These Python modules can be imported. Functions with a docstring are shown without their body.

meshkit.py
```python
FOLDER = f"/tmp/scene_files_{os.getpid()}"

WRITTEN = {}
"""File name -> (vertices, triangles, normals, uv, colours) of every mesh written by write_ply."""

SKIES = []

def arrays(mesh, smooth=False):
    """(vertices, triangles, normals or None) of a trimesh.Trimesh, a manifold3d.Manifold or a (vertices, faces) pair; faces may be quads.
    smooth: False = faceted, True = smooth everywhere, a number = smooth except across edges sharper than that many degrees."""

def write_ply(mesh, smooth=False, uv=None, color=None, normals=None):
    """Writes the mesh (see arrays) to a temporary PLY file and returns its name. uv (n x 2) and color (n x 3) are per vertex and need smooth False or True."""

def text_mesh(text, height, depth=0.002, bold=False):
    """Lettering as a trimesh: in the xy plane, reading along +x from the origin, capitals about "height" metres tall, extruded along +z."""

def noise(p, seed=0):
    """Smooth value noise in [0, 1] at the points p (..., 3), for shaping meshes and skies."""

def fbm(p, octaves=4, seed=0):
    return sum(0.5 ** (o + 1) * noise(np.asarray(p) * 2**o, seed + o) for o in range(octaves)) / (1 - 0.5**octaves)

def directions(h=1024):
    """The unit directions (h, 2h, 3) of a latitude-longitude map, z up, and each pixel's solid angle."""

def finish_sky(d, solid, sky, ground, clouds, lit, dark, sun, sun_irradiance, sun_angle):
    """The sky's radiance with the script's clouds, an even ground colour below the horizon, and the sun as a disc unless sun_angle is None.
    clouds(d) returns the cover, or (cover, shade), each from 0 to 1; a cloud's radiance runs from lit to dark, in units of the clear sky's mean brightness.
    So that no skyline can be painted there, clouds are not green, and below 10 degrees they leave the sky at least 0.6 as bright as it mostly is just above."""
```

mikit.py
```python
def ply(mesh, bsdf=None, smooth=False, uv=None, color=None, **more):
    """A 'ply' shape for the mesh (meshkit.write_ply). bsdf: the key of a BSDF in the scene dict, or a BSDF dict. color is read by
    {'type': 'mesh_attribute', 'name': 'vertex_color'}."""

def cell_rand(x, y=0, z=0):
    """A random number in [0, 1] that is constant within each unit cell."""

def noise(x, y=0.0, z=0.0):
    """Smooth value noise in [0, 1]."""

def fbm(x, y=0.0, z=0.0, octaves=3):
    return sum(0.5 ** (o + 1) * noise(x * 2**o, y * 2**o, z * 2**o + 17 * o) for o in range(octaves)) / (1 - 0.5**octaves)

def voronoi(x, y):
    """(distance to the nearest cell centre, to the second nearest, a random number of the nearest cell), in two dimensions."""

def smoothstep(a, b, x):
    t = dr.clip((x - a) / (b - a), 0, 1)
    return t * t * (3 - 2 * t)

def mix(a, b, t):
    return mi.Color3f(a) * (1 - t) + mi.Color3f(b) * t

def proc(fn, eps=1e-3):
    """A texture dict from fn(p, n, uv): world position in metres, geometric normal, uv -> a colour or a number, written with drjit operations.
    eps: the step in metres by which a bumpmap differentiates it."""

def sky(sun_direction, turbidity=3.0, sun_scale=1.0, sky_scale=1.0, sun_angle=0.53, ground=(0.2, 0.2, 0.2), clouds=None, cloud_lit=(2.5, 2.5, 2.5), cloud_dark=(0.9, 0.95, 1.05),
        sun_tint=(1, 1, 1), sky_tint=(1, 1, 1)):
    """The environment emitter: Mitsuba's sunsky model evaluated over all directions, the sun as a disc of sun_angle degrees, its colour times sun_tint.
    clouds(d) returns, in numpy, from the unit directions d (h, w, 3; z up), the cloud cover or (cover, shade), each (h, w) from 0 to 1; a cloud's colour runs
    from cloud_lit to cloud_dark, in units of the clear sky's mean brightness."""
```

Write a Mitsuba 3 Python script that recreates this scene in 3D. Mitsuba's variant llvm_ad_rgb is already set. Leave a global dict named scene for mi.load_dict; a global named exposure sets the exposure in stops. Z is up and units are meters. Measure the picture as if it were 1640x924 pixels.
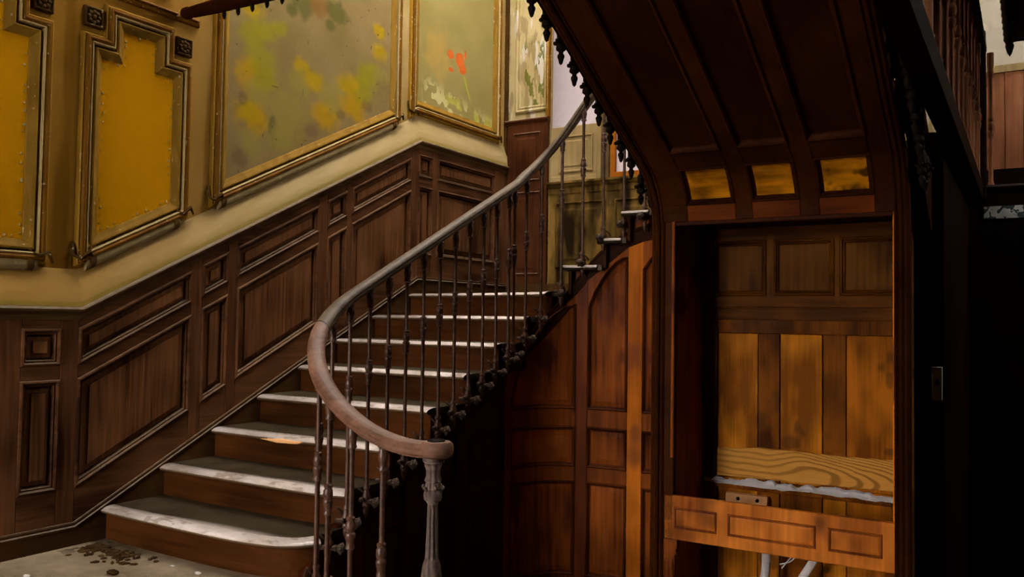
import math
import numpy as np
import trimesh
import shapely.geometry as sg
import drjit as dr
import mitsuba as mi
import mikit
import meshkit
from mikit import ply, proc, noise, fbm, smoothstep, mix, cell_rand

T = mi.ScalarTransform4f
scene, labels = {}, {}
rng = np.random.default_rng(7)

# ------------------------------------------------------------------ camera, sky, exposure
F_PX, PITCH, ROLL, YAW, EYE = 1349.85, math.radians(2.086), math.radians(0.824), math.radians(31.601), 1.2056
exposure = 7.7
_r = np.array([math.cos(YAW), math.sin(YAW), 0]); _f = np.array([-math.sin(YAW), math.cos(YAW), 0]); _u = np.array([0, 0, 1.0])
_f2 = _f * math.cos(PITCH) + _u * math.sin(PITCH); _u2 = _u * math.cos(PITCH) - _f * math.sin(PITCH)
_u3 = _u2 * math.cos(ROLL) - _r * math.sin(ROLL)
scene['camera'] = {'type': 'perspective', 'fov': math.degrees(2 * math.atan(820 / F_PX)), 'fov_axis': 'x', 'near_clip': 0.05, 'far_clip': 200.0,
                   'to_world': T().look_at(origin=[0, 0, EYE], target=list(np.array([0, 0, EYE]) + _f2), up=list(_u3))}
scene['sky'] = mikit.sky((0.3, -0.5, 0.6), turbidity=4.0, sun_scale=0.0, sky_scale=1.0, ground=(0.25, 0.24, 0.22),
                         clouds=lambda d: np.ones(d.shape[:2]), cloud_lit=(1.0, 0.93, 0.86), cloud_dark=(1, 1, 1))

# ------------------------------------------------------------------ main measurements (metres)
D = 4.28                 # the left wall is the plane x = -D
YA, YB, YE = 2.58, 5.416, 6.80   # where the dado starts to climb, where it levels out, the end wall
FL = -0.525              # hall floor; the platform in front of the first riser is z = 0
RISE, GO, Y1 = 0.175, 0.3496, 2.7232
PITCHK = RISE / GO
NICHE, BACK = 3.95, 4.38


def S(y):
    return PITCHK * (np.clip(y, YA, YB) - YA)


# ------------------------------------------------------------------ mesh helpers
def cat(ms):
    return trimesh.util.concatenate(ms)


def mesh(v, f):
    return trimesh.Trimesh(np.asarray(v, float), np.asarray(f, int), process=False)


def box(x0, x1, y0, y1, z0, z1):
    m = trimesh.creation.box(extents=[abs(x1 - x0), abs(y1 - y0), abs(z1 - z0)])
    m.apply_translation([(x0 + x1) / 2, (y0 + y1) / 2, (z0 + z1) / 2])
    return m


def bbox(x0, x1, y0, y1, z0, z1, b=0.006):
    """box with chamfered edges"""
    pts = []
    for sx in (0, 1):
        for sy in (0, 1):
            for sz in (0, 1):
                X, Y, Z = (x1 if sx else x0), (y1 if sy else y0), (z1 if sz else z0)
                ex, ey, ez = (-b if sx else b), (-b if sy else b), (-b if sz else b)
                pts += [(X, Y + ey, Z + ez), (X + ex, Y, Z + ez), (X + ex, Y + ey, Z)]
    return trimesh.convex.convex_hull(np.array(pts))


def offset_poly(P, d):
    P = np.asarray(P, float)
    n = len(P)
    out = np.zeros_like(P)
    for i in range(n):
        a, b, c = P[i - 1], P[i], P[(i + 1) % n]
        e1, e2 = (b - a) / np.linalg.norm(b - a), (c - b) / np.linalg.norm(c - b)
        n1, n2 = np.array([-e1[1], e1[0]]), np.array([-e2[1], e2[0]])
        k = n1 + n2
        out[i] = b + d * k / max(1e-6, 1 + n1 @ n2)
    return out


def subdiv(P, counts):
    out = []
    for i, c in enumerate(counts):
        a, b = P[i], P[(i + 1) % len(P)]
        for k in range(c):
            out.append(a + (b - a) * k / c)
    return np.array(out)


def cap_tri(poly, strip=None):
    parts = []
    pg = sg.Polygon(poly).buffer(0)
    if strip is None:
        gs = [pg]
    else:
        ax, st = strip
        lo, hi = pg.bounds[ax], pg.bounds[ax + 2]
        n = max(1, int(math.ceil((hi - lo) / st)))
        gs = []
        for i in range(n):
            a, b = lo + (hi - lo) * i / n, lo + (hi - lo) * (i + 1) / n
            bx = sg.box(a, -50, b, 50) if ax == 0 else sg.box(-50, a, 50, b)
            gs.append(pg.intersection(bx))
    for g in gs:
        for q in getattr(g, 'geoms', [g]):
            if q.geom_type == 'Polygon' and q.area > 1e-9:
                parts.append(trimesh.creation.triangulate_polygon(q, engine='earcut'))
    V, Fc, o = [], [], 0
    for v, f in parts:
        v = np.asarray(v); f = np.asarray(f)
        a = v[f]
        s = np.cross(a[:, 1] - a[:, 0], a[:, 2] - a[:, 0])
        f = np.where((s < 0)[:, None], f[:, ::-1], f)
        V.append(v); Fc.append(f + o); o += len(v)
    return np.vstack(V), np.vstack(Fc)


def loft(P, rings, mp, cap=True, sub=None, strip=None):
    """rings of (inset, depth) around the counter-clockwise outline P in (u, v), carried to the world by mp(u, v, depth)."""
    P = np.asarray(P, float)
    L = np.linalg.norm(np.roll(P, -1, 0) - P, axis=1)
    cn = [1 if sub is None else max(1, int(math.ceil(l / sub))) for l in L]
    V, Fc = [], []
    n = sum(cn)
    for ins, dep in rings:
        q = subdiv(offset_poly(P, ins), cn)
        V.append(np.stack(mp(q[:, 0], q[:, 1], np.full(n, float(dep))), -1))
    for r in range(len(rings) - 1):
        for i in range(n):
            a, b = r * n + i, r * n + (i + 1) % n
            Fc += [(a, b, b + n), (a, b + n, a + n)]
    V = np.vstack(V); Fc = np.array(Fc).reshape(-1, 3)
    if cap:
        q = subdiv(offset_poly(P, rings[-1][0]), cn)
        cv, cf = cap_tri(q, strip)
        cv = np.stack(mp(cv[:, 0], cv[:, 1], np.full(len(cv), float(rings[-1][1]))), -1)
        Fc = np.vstack([Fc, cf + len(V)]) if len(Fc) else cf + len(V)
        V = np.vstack([V, cv])
    return mesh(V, Fc)


def R4(u0, u1, v0, v1):
    return np.array([(u0, v0), (u1, v0), (u1, v1), (u0, v1)], float)


def slab(u0, u1, v0, v1, d0, d1, mp, b=0.004, sub=None, strip=None):
    return loft(R4(u0, u1, v0, v1), [(0, d0), (0, d1 - b), (b, d1)], mp, True, sub, strip)


def run(profile, us, mp):
    """a moulding: open profile [(depth, v)] carried along the stations us"""
    V, Fc, m = [], [], len(profile)
    d = np.array([p[0] for p in profile]); v = np.array([p[1] for p in profile])
    for u in us:
        V.append(np.stack(mp(np.full(m, float(u)), v, d), -1))
    for i in range(len(us) - 1):
        for k in range(m - 1):
            a = i * m + k
            Fc += [(a, a + m, a + m + 1), (a, a + m + 1, a + 1)]
    for e, o in ((0, 0), (1, (len(us) - 1) * m)):
        for k in range(1, m - 1):
            Fc.append((o, o + k, o + k + 1) if e == 0 else (o, o + k + 1, o + k))
    return mesh(np.vstack(V), Fc)


def lathe(prof, n=12, axis=None, origin=(0, 0, 0)):
    """profile [(radius, height)] about z, or about axis from origin"""
    a = np.arange(n) * 2 * np.pi / n
    V = np.vstack([np.stack([r * np.cos(a), r * np.sin(a), np.full(n, z)], 1) for r, z in prof])
    Fc = []
    for i in range(len(prof) - 1):
        for k in range(n):
            p, q = i * n + k, i * n + (k + 1) % n
            Fc += [(p, q, q + n), (p, q + n, p + n)]
    if axis is not None:
        z = np.asarray(axis, float); z /= np.linalg.norm(z)
        x = np.cross(z, [0, 0, 1] if abs(z[2]) < 0.9 else [1, 0, 0]); x /= np.linalg.norm(x)
        V = V @ np.stack([x, np.cross(z, x), z])
    return mesh(V + np.asarray(origin, float), Fc)


def tube(path, rad, n=8):
    path = np.asarray(path, float)
    rad = np.broadcast_to(rad, len(path))
    t = np.gradient(path, axis=0); t /= np.linalg.norm(t, axis=1, keepdims=True)
    up = np.array([0, 0, 1.0]) if abs(t[0][2]) < 0.9 else np.array([1.0, 0, 0])
    V, Fc = [], []
    x = np.cross(t[0], up); x /= np.linalg.norm(x)
    a = np.arange(n) * 2 * np.pi / n
    for p, d, r in zip(path, t, rad):
        x = x - d * (x @ d); x /= np.linalg.norm(x)
        y = np.cross(d, x)
        V.append(p + r * (np.cos(a)[:, None] * x + np.sin(a)[:, None] * y))
    for i in range(len(path) - 1):
        for k in range(n):
            p, q = i * n + k, i * n + (k + 1) % n
            Fc += [(p, q, q + n), (p, q + n, p + n)]
    V = np.vstack(V)
    for o, e in ((0, 0), ((len(path) - 1) * n, 1)):
        for k in range(1, n - 1):
            Fc.append((o, o + k + 1, o + k) if e == 0 else (o, o + k, o + k + 1))
    return mesh(V, Fc)


def sweep(path, prof):
    """closed profile [(side, up)] along a path; side is horizontal, to the right of travel"""
    path = np.asarray(path, float)
    t = np.gradient(path, axis=0); t /= np.linalg.norm(t, axis=1, keepdims=True)
    side = np.cross(t, [0, 0, 1.0]); side /= np.linalg.norm(side, axis=1, keepdims=True)
    up = np.cross(side, t)
    prof = np.asarray(prof, float); m = len(prof)
    V = np.vstack([p + prof[:, :1] * s + prof[:, 1:] * u for p, s, u in zip(path, side, up)])
    Fc = []
    for i in range(len(path) - 1):
        for k in range(m):
            a, b = i * m + k, i * m + (k + 1) % m
            Fc += [(a, b, b + m), (a, b + m, a + m)]
    for k in range(1, m - 1):
        Fc += [(0, k + 1, k), ((len(path) - 1) * m, (len(path) - 1) * m + k, (len(path) - 1) * m + k + 1)]
    return mesh(V, Fc)


def poly_slab(pts, z0, z1):
    m = trimesh.creation.extrude_polygon(sg.Polygon(pts), z1 - z0, engine='earcut')
    m.apply_translation([0, 0, z0])
    return m


# ------------------------------------------------------------------ entries
COUNT = {}


def key_for(k):
    c = COUNT.get(k, 0)
    COUNT[k] = c + 1
    return k if c == 0 else f'{k}_{c:03d}'


def add(name, m, bsdf, parent=None, smooth=False, label=None, cat_=None, group=None, kind=None, uv=None):
    k = key_for((parent + '__' if parent else '') + name)
    scene[k] = m if isinstance(m, dict) else ply(m, bsdf, smooth)
    d = {}
    if label: d['label'] = label
    if cat_: d['category'] = cat_
    if group: d['group'] = group
    if kind: d['kind'] = kind
    if d: labels[k] = d
    return k


def thing(name, label, cat_, group=None, kind=None):
    k = key_for(name)
    labels[k] = {'label': label, 'category': cat_}
    if group: labels[k]['group'] = group
    if kind: labels[k]['kind'] = kind
    return k


# ------------------------------------------------------------------ materials
ALBEDO = 0.55          # one factor on every colour below that was written for a brighter hall


def tex(fn):
    return proc(lambda p, n, uv: fn(p, n, uv) * ALBEDO)


GLOSSY = ('worn_lit_nosing', 'handrail_wood', 'rusty_iron', 'dusty_iron')


def principled(key, color, rough=0.5, spec=0.4, bump=None, bscale=0.002, **kw):
    b = {'type': 'principled', 'base_color': color if isinstance(color, dict) else {'type': 'rgb', 'value': [c * ALBEDO for c in color]}, 'roughness': rough, 'specular': spec if key in GLOSSY else 0.06 * spec, **kw}
    if bump is not None:
        b = {'type': 'bumpmap', 'scale': bscale, 'tex': proc(bump), 'bsdf': b}
    scene[key] = {'type': 'twosided', 'bsdf': b}


def axes(p, axis):
    return {'z': (p.x, p.y, p.z), 'y': (p.x, p.z, p.y), 'x': (p.y, p.z, p.x)}[axis]


def wood(dark, light, axis='z', fine=55.0, patch=3.2, bias=0.0, stain=None, dust=None):
    def fn(p, n, uv):
        a, b, c = axes(p, axis)
        w = fbm(a * 6, b * 6, c * 1.3, 2) * 0.6
        g = fbm((a + w * 0.06) * fine, (b + w * 0.06) * fine, c * 2.2, 3)
        m = fbm(a * patch, b * patch, c * patch * 0.6, 3)
        t = dr.clip(0.80 * (g - 0.5) + 1.7 * (m - 0.5) + 0.47 + bias, 0, 1)
        col = mix(dark, light, t) * mi.Color3f(0.86, 0.66, 0.40)
        if stain is not None:
            s = smoothstep(0.56, 0.72, fbm(a * 5 + 9, b * 5, c * 3.1, 3))
            col = mix(col, stain, 0.75 * s)
        if dust is not None:
            s = smoothstep(0.35, 0.95, n.z) * (0.5 + 0.5 * noise(a * 30, b * 30, c * 30))
            col = mix(col, dust, s * 0.8)
        return col
    return tex(fn)


DUST = (0.26, 0.19, 0.12)
principled('wainscot_wood', wood((0.050, 0.021, 0.012), (0.32, 0.170, 0.115), 'z', dust=DUST), 0.45, 0.45)
principled('wainscot_rail_wood', wood((0.048, 0.020, 0.012), (0.28, 0.150, 0.100), 'y', dust=DUST), 0.45, 0.45)
principled('cap_wood', wood((0.06, 0.035, 0.02), (0.22, 0.15, 0.09), 'y', dust=(0.42, 0.35, 0.25)), 0.6, 0.4)
principled('panel_wood', wood((0.060, 0.028, 0.017), (0.42, 0.225, 0.145), 'z', fine=70), 0.5, 0.4)
principled('red_wood', wood((0.10, 0.024, 0.010), (0.72, 0.235, 0.060), 'z', stain=(0.10, 0.024, 0.022)), 0.38, 0.5)
principled('red_wood_flat', wood((0.14, 0.033, 0.010), (0.36, 0.105, 0.020), 'x', patch=4.0, bias=0.05), 0.38, 0.5)
principled('orange_wood', wood((0.62, 0.19, 0.040), (1.55, 0.66, 0.16), 'z', patch=5, stain=(0.10, 0.025, 0.014)), 0.36, 0.5)
principled('understair_stile', wood((0.10, 0.028, 0.018), (0.40, 0.125, 0.062), 'z', patch=3), 0.38, 0.5)
principled('orange_stile', wood((0.50, 0.16, 0.025), (1.25, 0.46, 0.060), 'z', patch=5, stain=(0.30, 0.085, 0.03)), 0.4, 0.5)
principled('understair_frame', wood((0.16, 0.046, 0.020), (0.66, 0.22, 0.060), 'z', patch=2.2, stain=(0.10, 0.03, 0.026)), 0.38, 0.5)
principled('soffit_wood', wood((0.030, 0.0085, 0.004), (0.085, 0.027, 0.011), 'y'), 0.6, 0.3)
principled('rib_wood', wood((0.042, 0.012, 0.004), (0.125, 0.040, 0.011), 'y', patch=4), 0.5, 0.4)


def cove_fn(p, n, uv):
    m = fbm(p.x * 9, p.y * 12, p.z * 16, 4)
    g = fbm(p.x * 6, p.y * 70, p.z * 70, 2)
    c = mix((0.26, 0.070, 0.004), (1.15, 0.43, 0.012), dr.clip(0.5 * g + 1.6 * (m - 0.5) + 0.35, 0, 1))
    blot = smoothstep(0.55, 0.70, fbm(p.x * 14 + 3, p.y * 14, p.z * 14, 3)) * smoothstep(-0.95, -0.75, p.x)
    return mix(c, (0.05, 0.016, 0.008), blot * 0.9)


principled('cove_wood', tex(cove_fn), 0.34, 0.55)


def board(dark, light, seed):
    def fn(p, n, uv):
        w = fbm(p.x * 5 + seed * 7, p.z * 1.6, seed, 3)
        r = (p.x + w * 0.10) * 62 + noise(p.x * 9, p.z * 0.8, seed + 3) * 7
        ring = 0.5 + 0.5 * dr.sin(r)
        fine = fbm(p.x * 160, seed, p.z * 5, 2)
        big = fbm(p.x * 6 + seed, seed, p.z * 3.5, 3)
        t = dr.clip(0.24 * ring + 0.5 * (fine - 0.5) + 2.3 * (big - 0.5) + 0.36, 0, 1)
        c = mix(dark, light, t) * mi.Color3f(1.50, 0.88, 0.22)
        k = smoothstep(0.70, 0.76, fbm(p.x * 7 + 31 * seed, 2.0, p.z * 5, 3))
        return mix(c, (0.10, 0.04, 0.012), 0.55 * k)
    return tex(fn)


principled('board_yellow', board((0.22, 0.10, 0.022), (0.62, 0.36, 0.085), 1.0), 0.5, 0.4)
principled('board_brown', board((0.06, 0.026, 0.008), (0.24, 0.11, 0.028), 2.0), 0.5, 0.4)
principled('board_amber', board((0.17, 0.075, 0.016), (0.50, 0.25, 0.055), 3.0), 0.5, 0.4)
principled('alcove_panel', wood((0.08, 0.030, 0.006), (0.34, 0.155, 0.028), 'z', fine=60, patch=5, stain=(0.07, 0.03, 0.012)), 0.5, 0.4)
principled('alcove_rail', wood((0.08, 0.030, 0.006), (0.34, 0.135, 0.024), 'x', fine=50, patch=4), 0.5, 0.4)


def plain_board_fn(p, n, uv):
    # broad cathedral figure of a flat-sawn plank
    w = fbm(p.x * 5, 1.0, p.z * 9, 3) - 0.5
    u = (p.x + 0.72) / 0.20
    v = (p.z - 0.452 + 0.055 * (p.x + 0.95)) / 0.05
    q = u + 0.55 * v * v + 0.9 * w
    flat = smoothstep(-2.2, -0.6, u)
    r = dr.lerp(v * 1.6 + 1.5 * w, q * 1.7, flat)
    ring = smoothstep(0.50, 0.95, 0.5 + 0.5 * dr.sin(r * 6.2832))
    fine = fbm(p.x * 8, 1.0, p.z * 240, 2)
    return mix(mix((0.80, 0.35, 0.06), (0.95, 0.46, 0.10), fine), (0.32, 0.105, 0.012), (0.45 + 0.25 * flat) * ring)


principled('plain_board', tex(plain_board_fn), 0.5, 0.4)
principled('fresh_wood', wood((1.3, 0.85, 0.60), (1.6, 1.15, 0.85), 'x'), 0.6, 0.3)


def plaster_fn(p, n, uv):
    a = fbm(p.y * 2.2, p.z * 2.2, p.x * 2.2, 4)
    b = fbm(p.y * 14, p.z * 14, p.x * 14, 3)
    drip = fbm(p.y * 9 + p.x * 9, p.z * 0.9, 4.0, 3)
    c = mix((0.42, 0.265, 0.06), (0.64, 0.47, 0.20), dr.clip(1.5 * (a - 0.5) + 0.5 + 0.3 * (b - 0.5), 0, 1))
    return mix(c, (0.30, 0.16, 0.02), 0.65 * smoothstep(0.50, 0.70, drip))


def plaster_ochre_fn(p, n, uv):
    c = plaster_fn(p, n, uv)
    t = 1 - smoothstep(2.6, 4.6, p.y)
    return mix(c, c * mi.Color3f(0.80, 0.54, 0.15), 0.92 * t)


principled('plaster', tex(plaster_ochre_fn), 0.8, 0.2)


def ledge_fn(p, n, uv):
    v = p.z - 0.5006 * (dr.clip(p.y, 2.58, 5.416) - 2.58)
    w = fbm(p.y * 6, v * 9, 2.0, 4)
    c = mix((0.54, 0.375, 0.145), (0.68, 0.52, 0.26), w)
    c = mix(c, c * mi.Color3f(0.95, 0.70, 0.32), 0.9 * (1 - smoothstep(2.0, 4.2, p.y)))
    low = 1 - smoothstep(1.235, 1.30 + 0.10 * (w - 0.5), v)
    return mix(c, (0.42, 0.30, 0.05), 0.8 * low)


principled('ledge_plaster', tex(ledge_fn), 0.7, 0.3)


def canvas_fn(p, n, uv):
    a = fbm(p.y * 3, p.z * 3, 1.0, 3)
    weave = noise(p.y * 260, p.z * 260, 2.0)
    return mix((0.68, 0.295, 0.002), (0.80, 0.355, 0.003), dr.clip(a + 0.25 * (weave - 0.5), 0, 1))


principled('ochre_canvas', tex(canvas_fn), 0.75, 0.2)


def soft(p, y, z, ry, rz, k, seed, amp=1.1):
    """a loose brush blot with a broken edge, 0 to 1"""
    w = fbm(p.y * 16 + seed, p.z * 16, seed, 3) - 0.5
    d = dr.sqrt(dr.square((p.y - y) / ry) + dr.square((p.z - z) / rz)) + w * amp
    return (1 - smoothstep(1 - k, 1 + k * 0.4, d))


# y, z, half width, half height, colour on the flowered canvas
BLOTS = [(3.70, 3.19, 0.08, 0.07, 0), (3.70, 3.03, 0.11, 0.09, 1), (3.81, 3.08, 0.09, 0.07, 1), (3.93, 3.14, 0.06, 0.05, 1), (3.68, 2.76, 0.10, 0.10, 2), (3.78, 2.87, 0.12, 0.11, 1), (3.77, 2.65, 0.11, 0.10, 3),
         (3.72, 2.48, 0.12, 0.09, 2), (3.68, 2.53, 0.07, 0.06, 0), (4.13, 2.92, 0.08, 0.06, 0), (4.12, 2.81, 0.13, 0.09, 3), (4.27, 2.86, 0.09, 0.07, 0), (4.39, 2.64, 0.13, 0.10, 2), (4.51, 2.80, 0.17, 0.11, 3),
         (4.67, 2.76, 0.13, 0.10, 2), (4.75, 2.92, 0.14, 0.10, 1), (4.60, 2.92, 0.10, 0.07, 0), (4.94, 3.42, 0.06, 0.05, 0), (4.94, 3.25, 0.08, 0.06, 0), (4.82, 3.05, 0.12, 0.09, 1), (4.97, 3.09, 0.08, 0.06, 3),
         (4.02, 2.60, 0.19, 0.14, 3), (3.62, 2.20, 0.06, 0.07, 4), (3.70, 2.32, 0.09, 0.08, 3), (4.25, 2.50, 0.06, 0.05, 4), (4.81, 2.80, 0.06, 0.04, 4), (4.53, 2.67, 0.04, 0.04, 4), (3.63, 2.59, 0.04, 0.04, 4),
         (4.14, 3.37, 0.12, 0.09, 5), (4.31, 3.41, 0.11, 0.08, 6), (4.47, 3.41, 0.10, 0.07, 5), (4.40, 3.30, 0.05, 0.04, 5), (4.03, 3.29, 0.05, 0.04, 5), (3.88, 2.46, 0.025, 0.06, 5), (3.90, 2.37, 0.018, 0.05, 5),
         (3.98, 2.40, 0.14, 0.10, 3), (3.82, 2.75, 0.08, 0.07, 1)]
BCOL = [(0.50, 0.325, 0.012), (0.37, 0.315, 0.015), (0.53, 0.305, 0.012), (0.37, 0.29, 0.06), (0.17, 0.085, 0.06), (0.13, 0.13, 0.03), (0.28, 0.13, 0.03)]


def mural_fn(p, n, uv):
    a = fbm(p.y * 4, p.z * 4, 3.0, 3)
    weave = noise(p.y * 230, p.z * 60, 2.0) - 0.5
    c = mix((0.27, 0.185, 0.06), (0.38, 0.27, 0.11), dr.clip(a + 0.3 * weave, 0, 1))
    for i, (y, z, ry, rz, k) in enumerate(BLOTS):
        c = mix(c, BCOL[k], (0.95 if k in (0, 2) else 0.45 if k == 4 else 0.78) * soft(p, y, z, ry * 1.2, rz * 1.25, 0.60, i * 3.7, 1.1))
    fly = smoothstep(0.955, 0.97, noise(p.y * 26, p.z * 26, 5.0))
    return mix(c, (0.10, 0.07, 0.03), 0.8 * fly)


principled('flowered_canvas', tex(mural_fn), 0.75, 0.2)


def poppy_fn(p, n, uv):
    a = fbm(p.y * 4, p.z * 4, 7.0, 3)
    c = mix((0.36, 0.29, 0.085), (0.48, 0.38, 0.135), a)
    c = mix(c, (0.66, 0.40, 0.08), 0.5 * soft(p, 5.68, 3.45, 0.2, 0.22, 0.8, 2.0))
    for i, (y, z, ry, rz) in enumerate([(5.874, 3.497, .050, .042), (6.015, 3.480, .070, .070), (6.06, 3.415, .058, .055), (5.883, 3.365, .040, .022), (6.098, 3.550, .018, .034)]):
        c = mix(c, (0.86, 0.19, 0.035), soft(p, y, z, ry, rz, 0.15, i * 1.3, 0.3))
    st = dr.abs(p.y - (6.06 + (3.38 - p.z) * 0.55 + 0.02 * noise(p.z * 9, 1.0, 1.0)))
    c = mix(c, (0.50, 0.50, 0.06), (1 - smoothstep(0.006, 0.02, st)) * smoothstep(3.12, 3.2, p.z) * (1 - smoothstep(3.34, 3.39, p.z)))
    lv = fbm(p.y * 17, p.z * 15, 4.0, 3)
    band = smoothstep(2.90, 2.98, p.z) * (1 - smoothstep(3.10, 3.26, p.z + 0.15 * (p.y - 5.6)))
    c = mix(c, (0.84, 0.76, 0.34), 0.8 * band * smoothstep(0.52, 0.60, lv) * smoothstep(5.45, 5.6, p.y))
    c = mix(c, (0.62, 0.60, 0.08), 0.8 * band * smoothstep(0.52, 0.58, fbm(p.y * 11 + 5, p.z * 11, 9.0, 3)) * smoothstep(5.75, 5.9, p.y))
    return c


principled('poppy_canvas', tex(poppy_fn), 0.75, 0.2)


def frame_mat(key, a, b, rough=0.55):
    def fn(p, n, uv):
        t = fbm(p.y * 22, p.z * 7, p.x * 22, 3)
        chip = smoothstep(0.86, 0.90, noise(p.y * 70, p.z * 48, p.x * 70))
        return mix(mix(a, b, t), (0.80, 0.66, 0.38), chip * 0.6)
    principled(key, tex(fn), rough, 0.4)


frame_mat('gilt_brown', (0.12, 0.040, 0.004), (0.34, 0.145, 0.012))
frame_mat('gilt_gold', (0.36, 0.17, 0.014), (0.60, 0.34, 0.045))
frame_mat('cream_paint', (0.46, 0.32, 0.10), (0.68, 0.52, 0.25))
frame_mat('dark_groove', (0.05, 0.025, 0.008), (0.14, 0.07, 0.014))
frame_mat('grey_paint', (0.28, 0.20, 0.085), (0.50, 0.37, 0.17))
frame_mat('ochre_paint', (0.22, 0.105, 0.010), (0.48, 0.27, 0.04))


def peel_fn(p, n, uv):
    a = fbm(p.x * 18, p.z * 3.2, 3.0, 4)
    b = fbm(p.x * 24 + 7, p.z * 4.5, 6.0, 4)
    c = mix((0.50, 0.38, 0.14), (0.72, 0.58, 0.30), fbm(p.x * 6, p.z * 3, 1.0, 3))
    c = mix(c, (0.26, 0.17, 0.06), smoothstep(0.55, 0.62, b) * 0.5)
    return mix(c, (0.80, 0.73, 0.60), smoothstep(0.60, 0.66, a) * 0.85)


principled('peeling_paint', tex(peel_fn), 0.8, 0.2)


def peel_green_fn(p, n, uv):
    c = peel_fn(p, n, uv)
    g = smoothstep(0.54, 0.60, fbm(p.x * 18 + 3, p.z * 8 + 2, 2.0, 4)) * smoothstep(3.1, 3.2, p.z) * (1 - smoothstep(3.75, 3.9, p.z))
    return mix(c, (0.16, 0.17, 0.02), g * 0.9)


principled('peeling_green', tex(peel_green_fn), 0.8, 0.2)
principled('redbrown_paint', wood((0.06, 0.022, 0.012), (0.18, 0.075, 0.042), 'z', dust=(0.55, 0.46, 0.36)), 0.5, 0.4)


def mould_fn(p, n, uv):
    a = fbm(p.x * 9, p.z * 2.0, p.y * 4, 4)
    c = mix((0.025, 0.014, 0.005), (0.36, 0.205, 0.045), dr.clip(2.4 * (a - 0.5) + 0.45, 0, 1))
    return mix(c, (0.02, 0.012, 0.006), smoothstep(0.56, 0.72, fbm(p.x * 9 + 4, p.z * 4, p.y * 5, 3)) * 0.7)


principled('mouldy_wood', tex(mould_fn), 0.6, 0.35)
principled('white_paint', wood((0.42, 0.38, 0.26), (0.66, 0.62, 0.46), 'z'), 0.6, 0.4)
principled('orange_paint', wood((0.45, 0.16, 0.02), (0.70, 0.30, 0.04), 'z'), 0.5, 0.4)
principled('grey_window_wood', wood((0.10, 0.08, 0.05), (0.30, 0.24, 0.15), 'z'), 0.6, 0.3)


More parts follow.
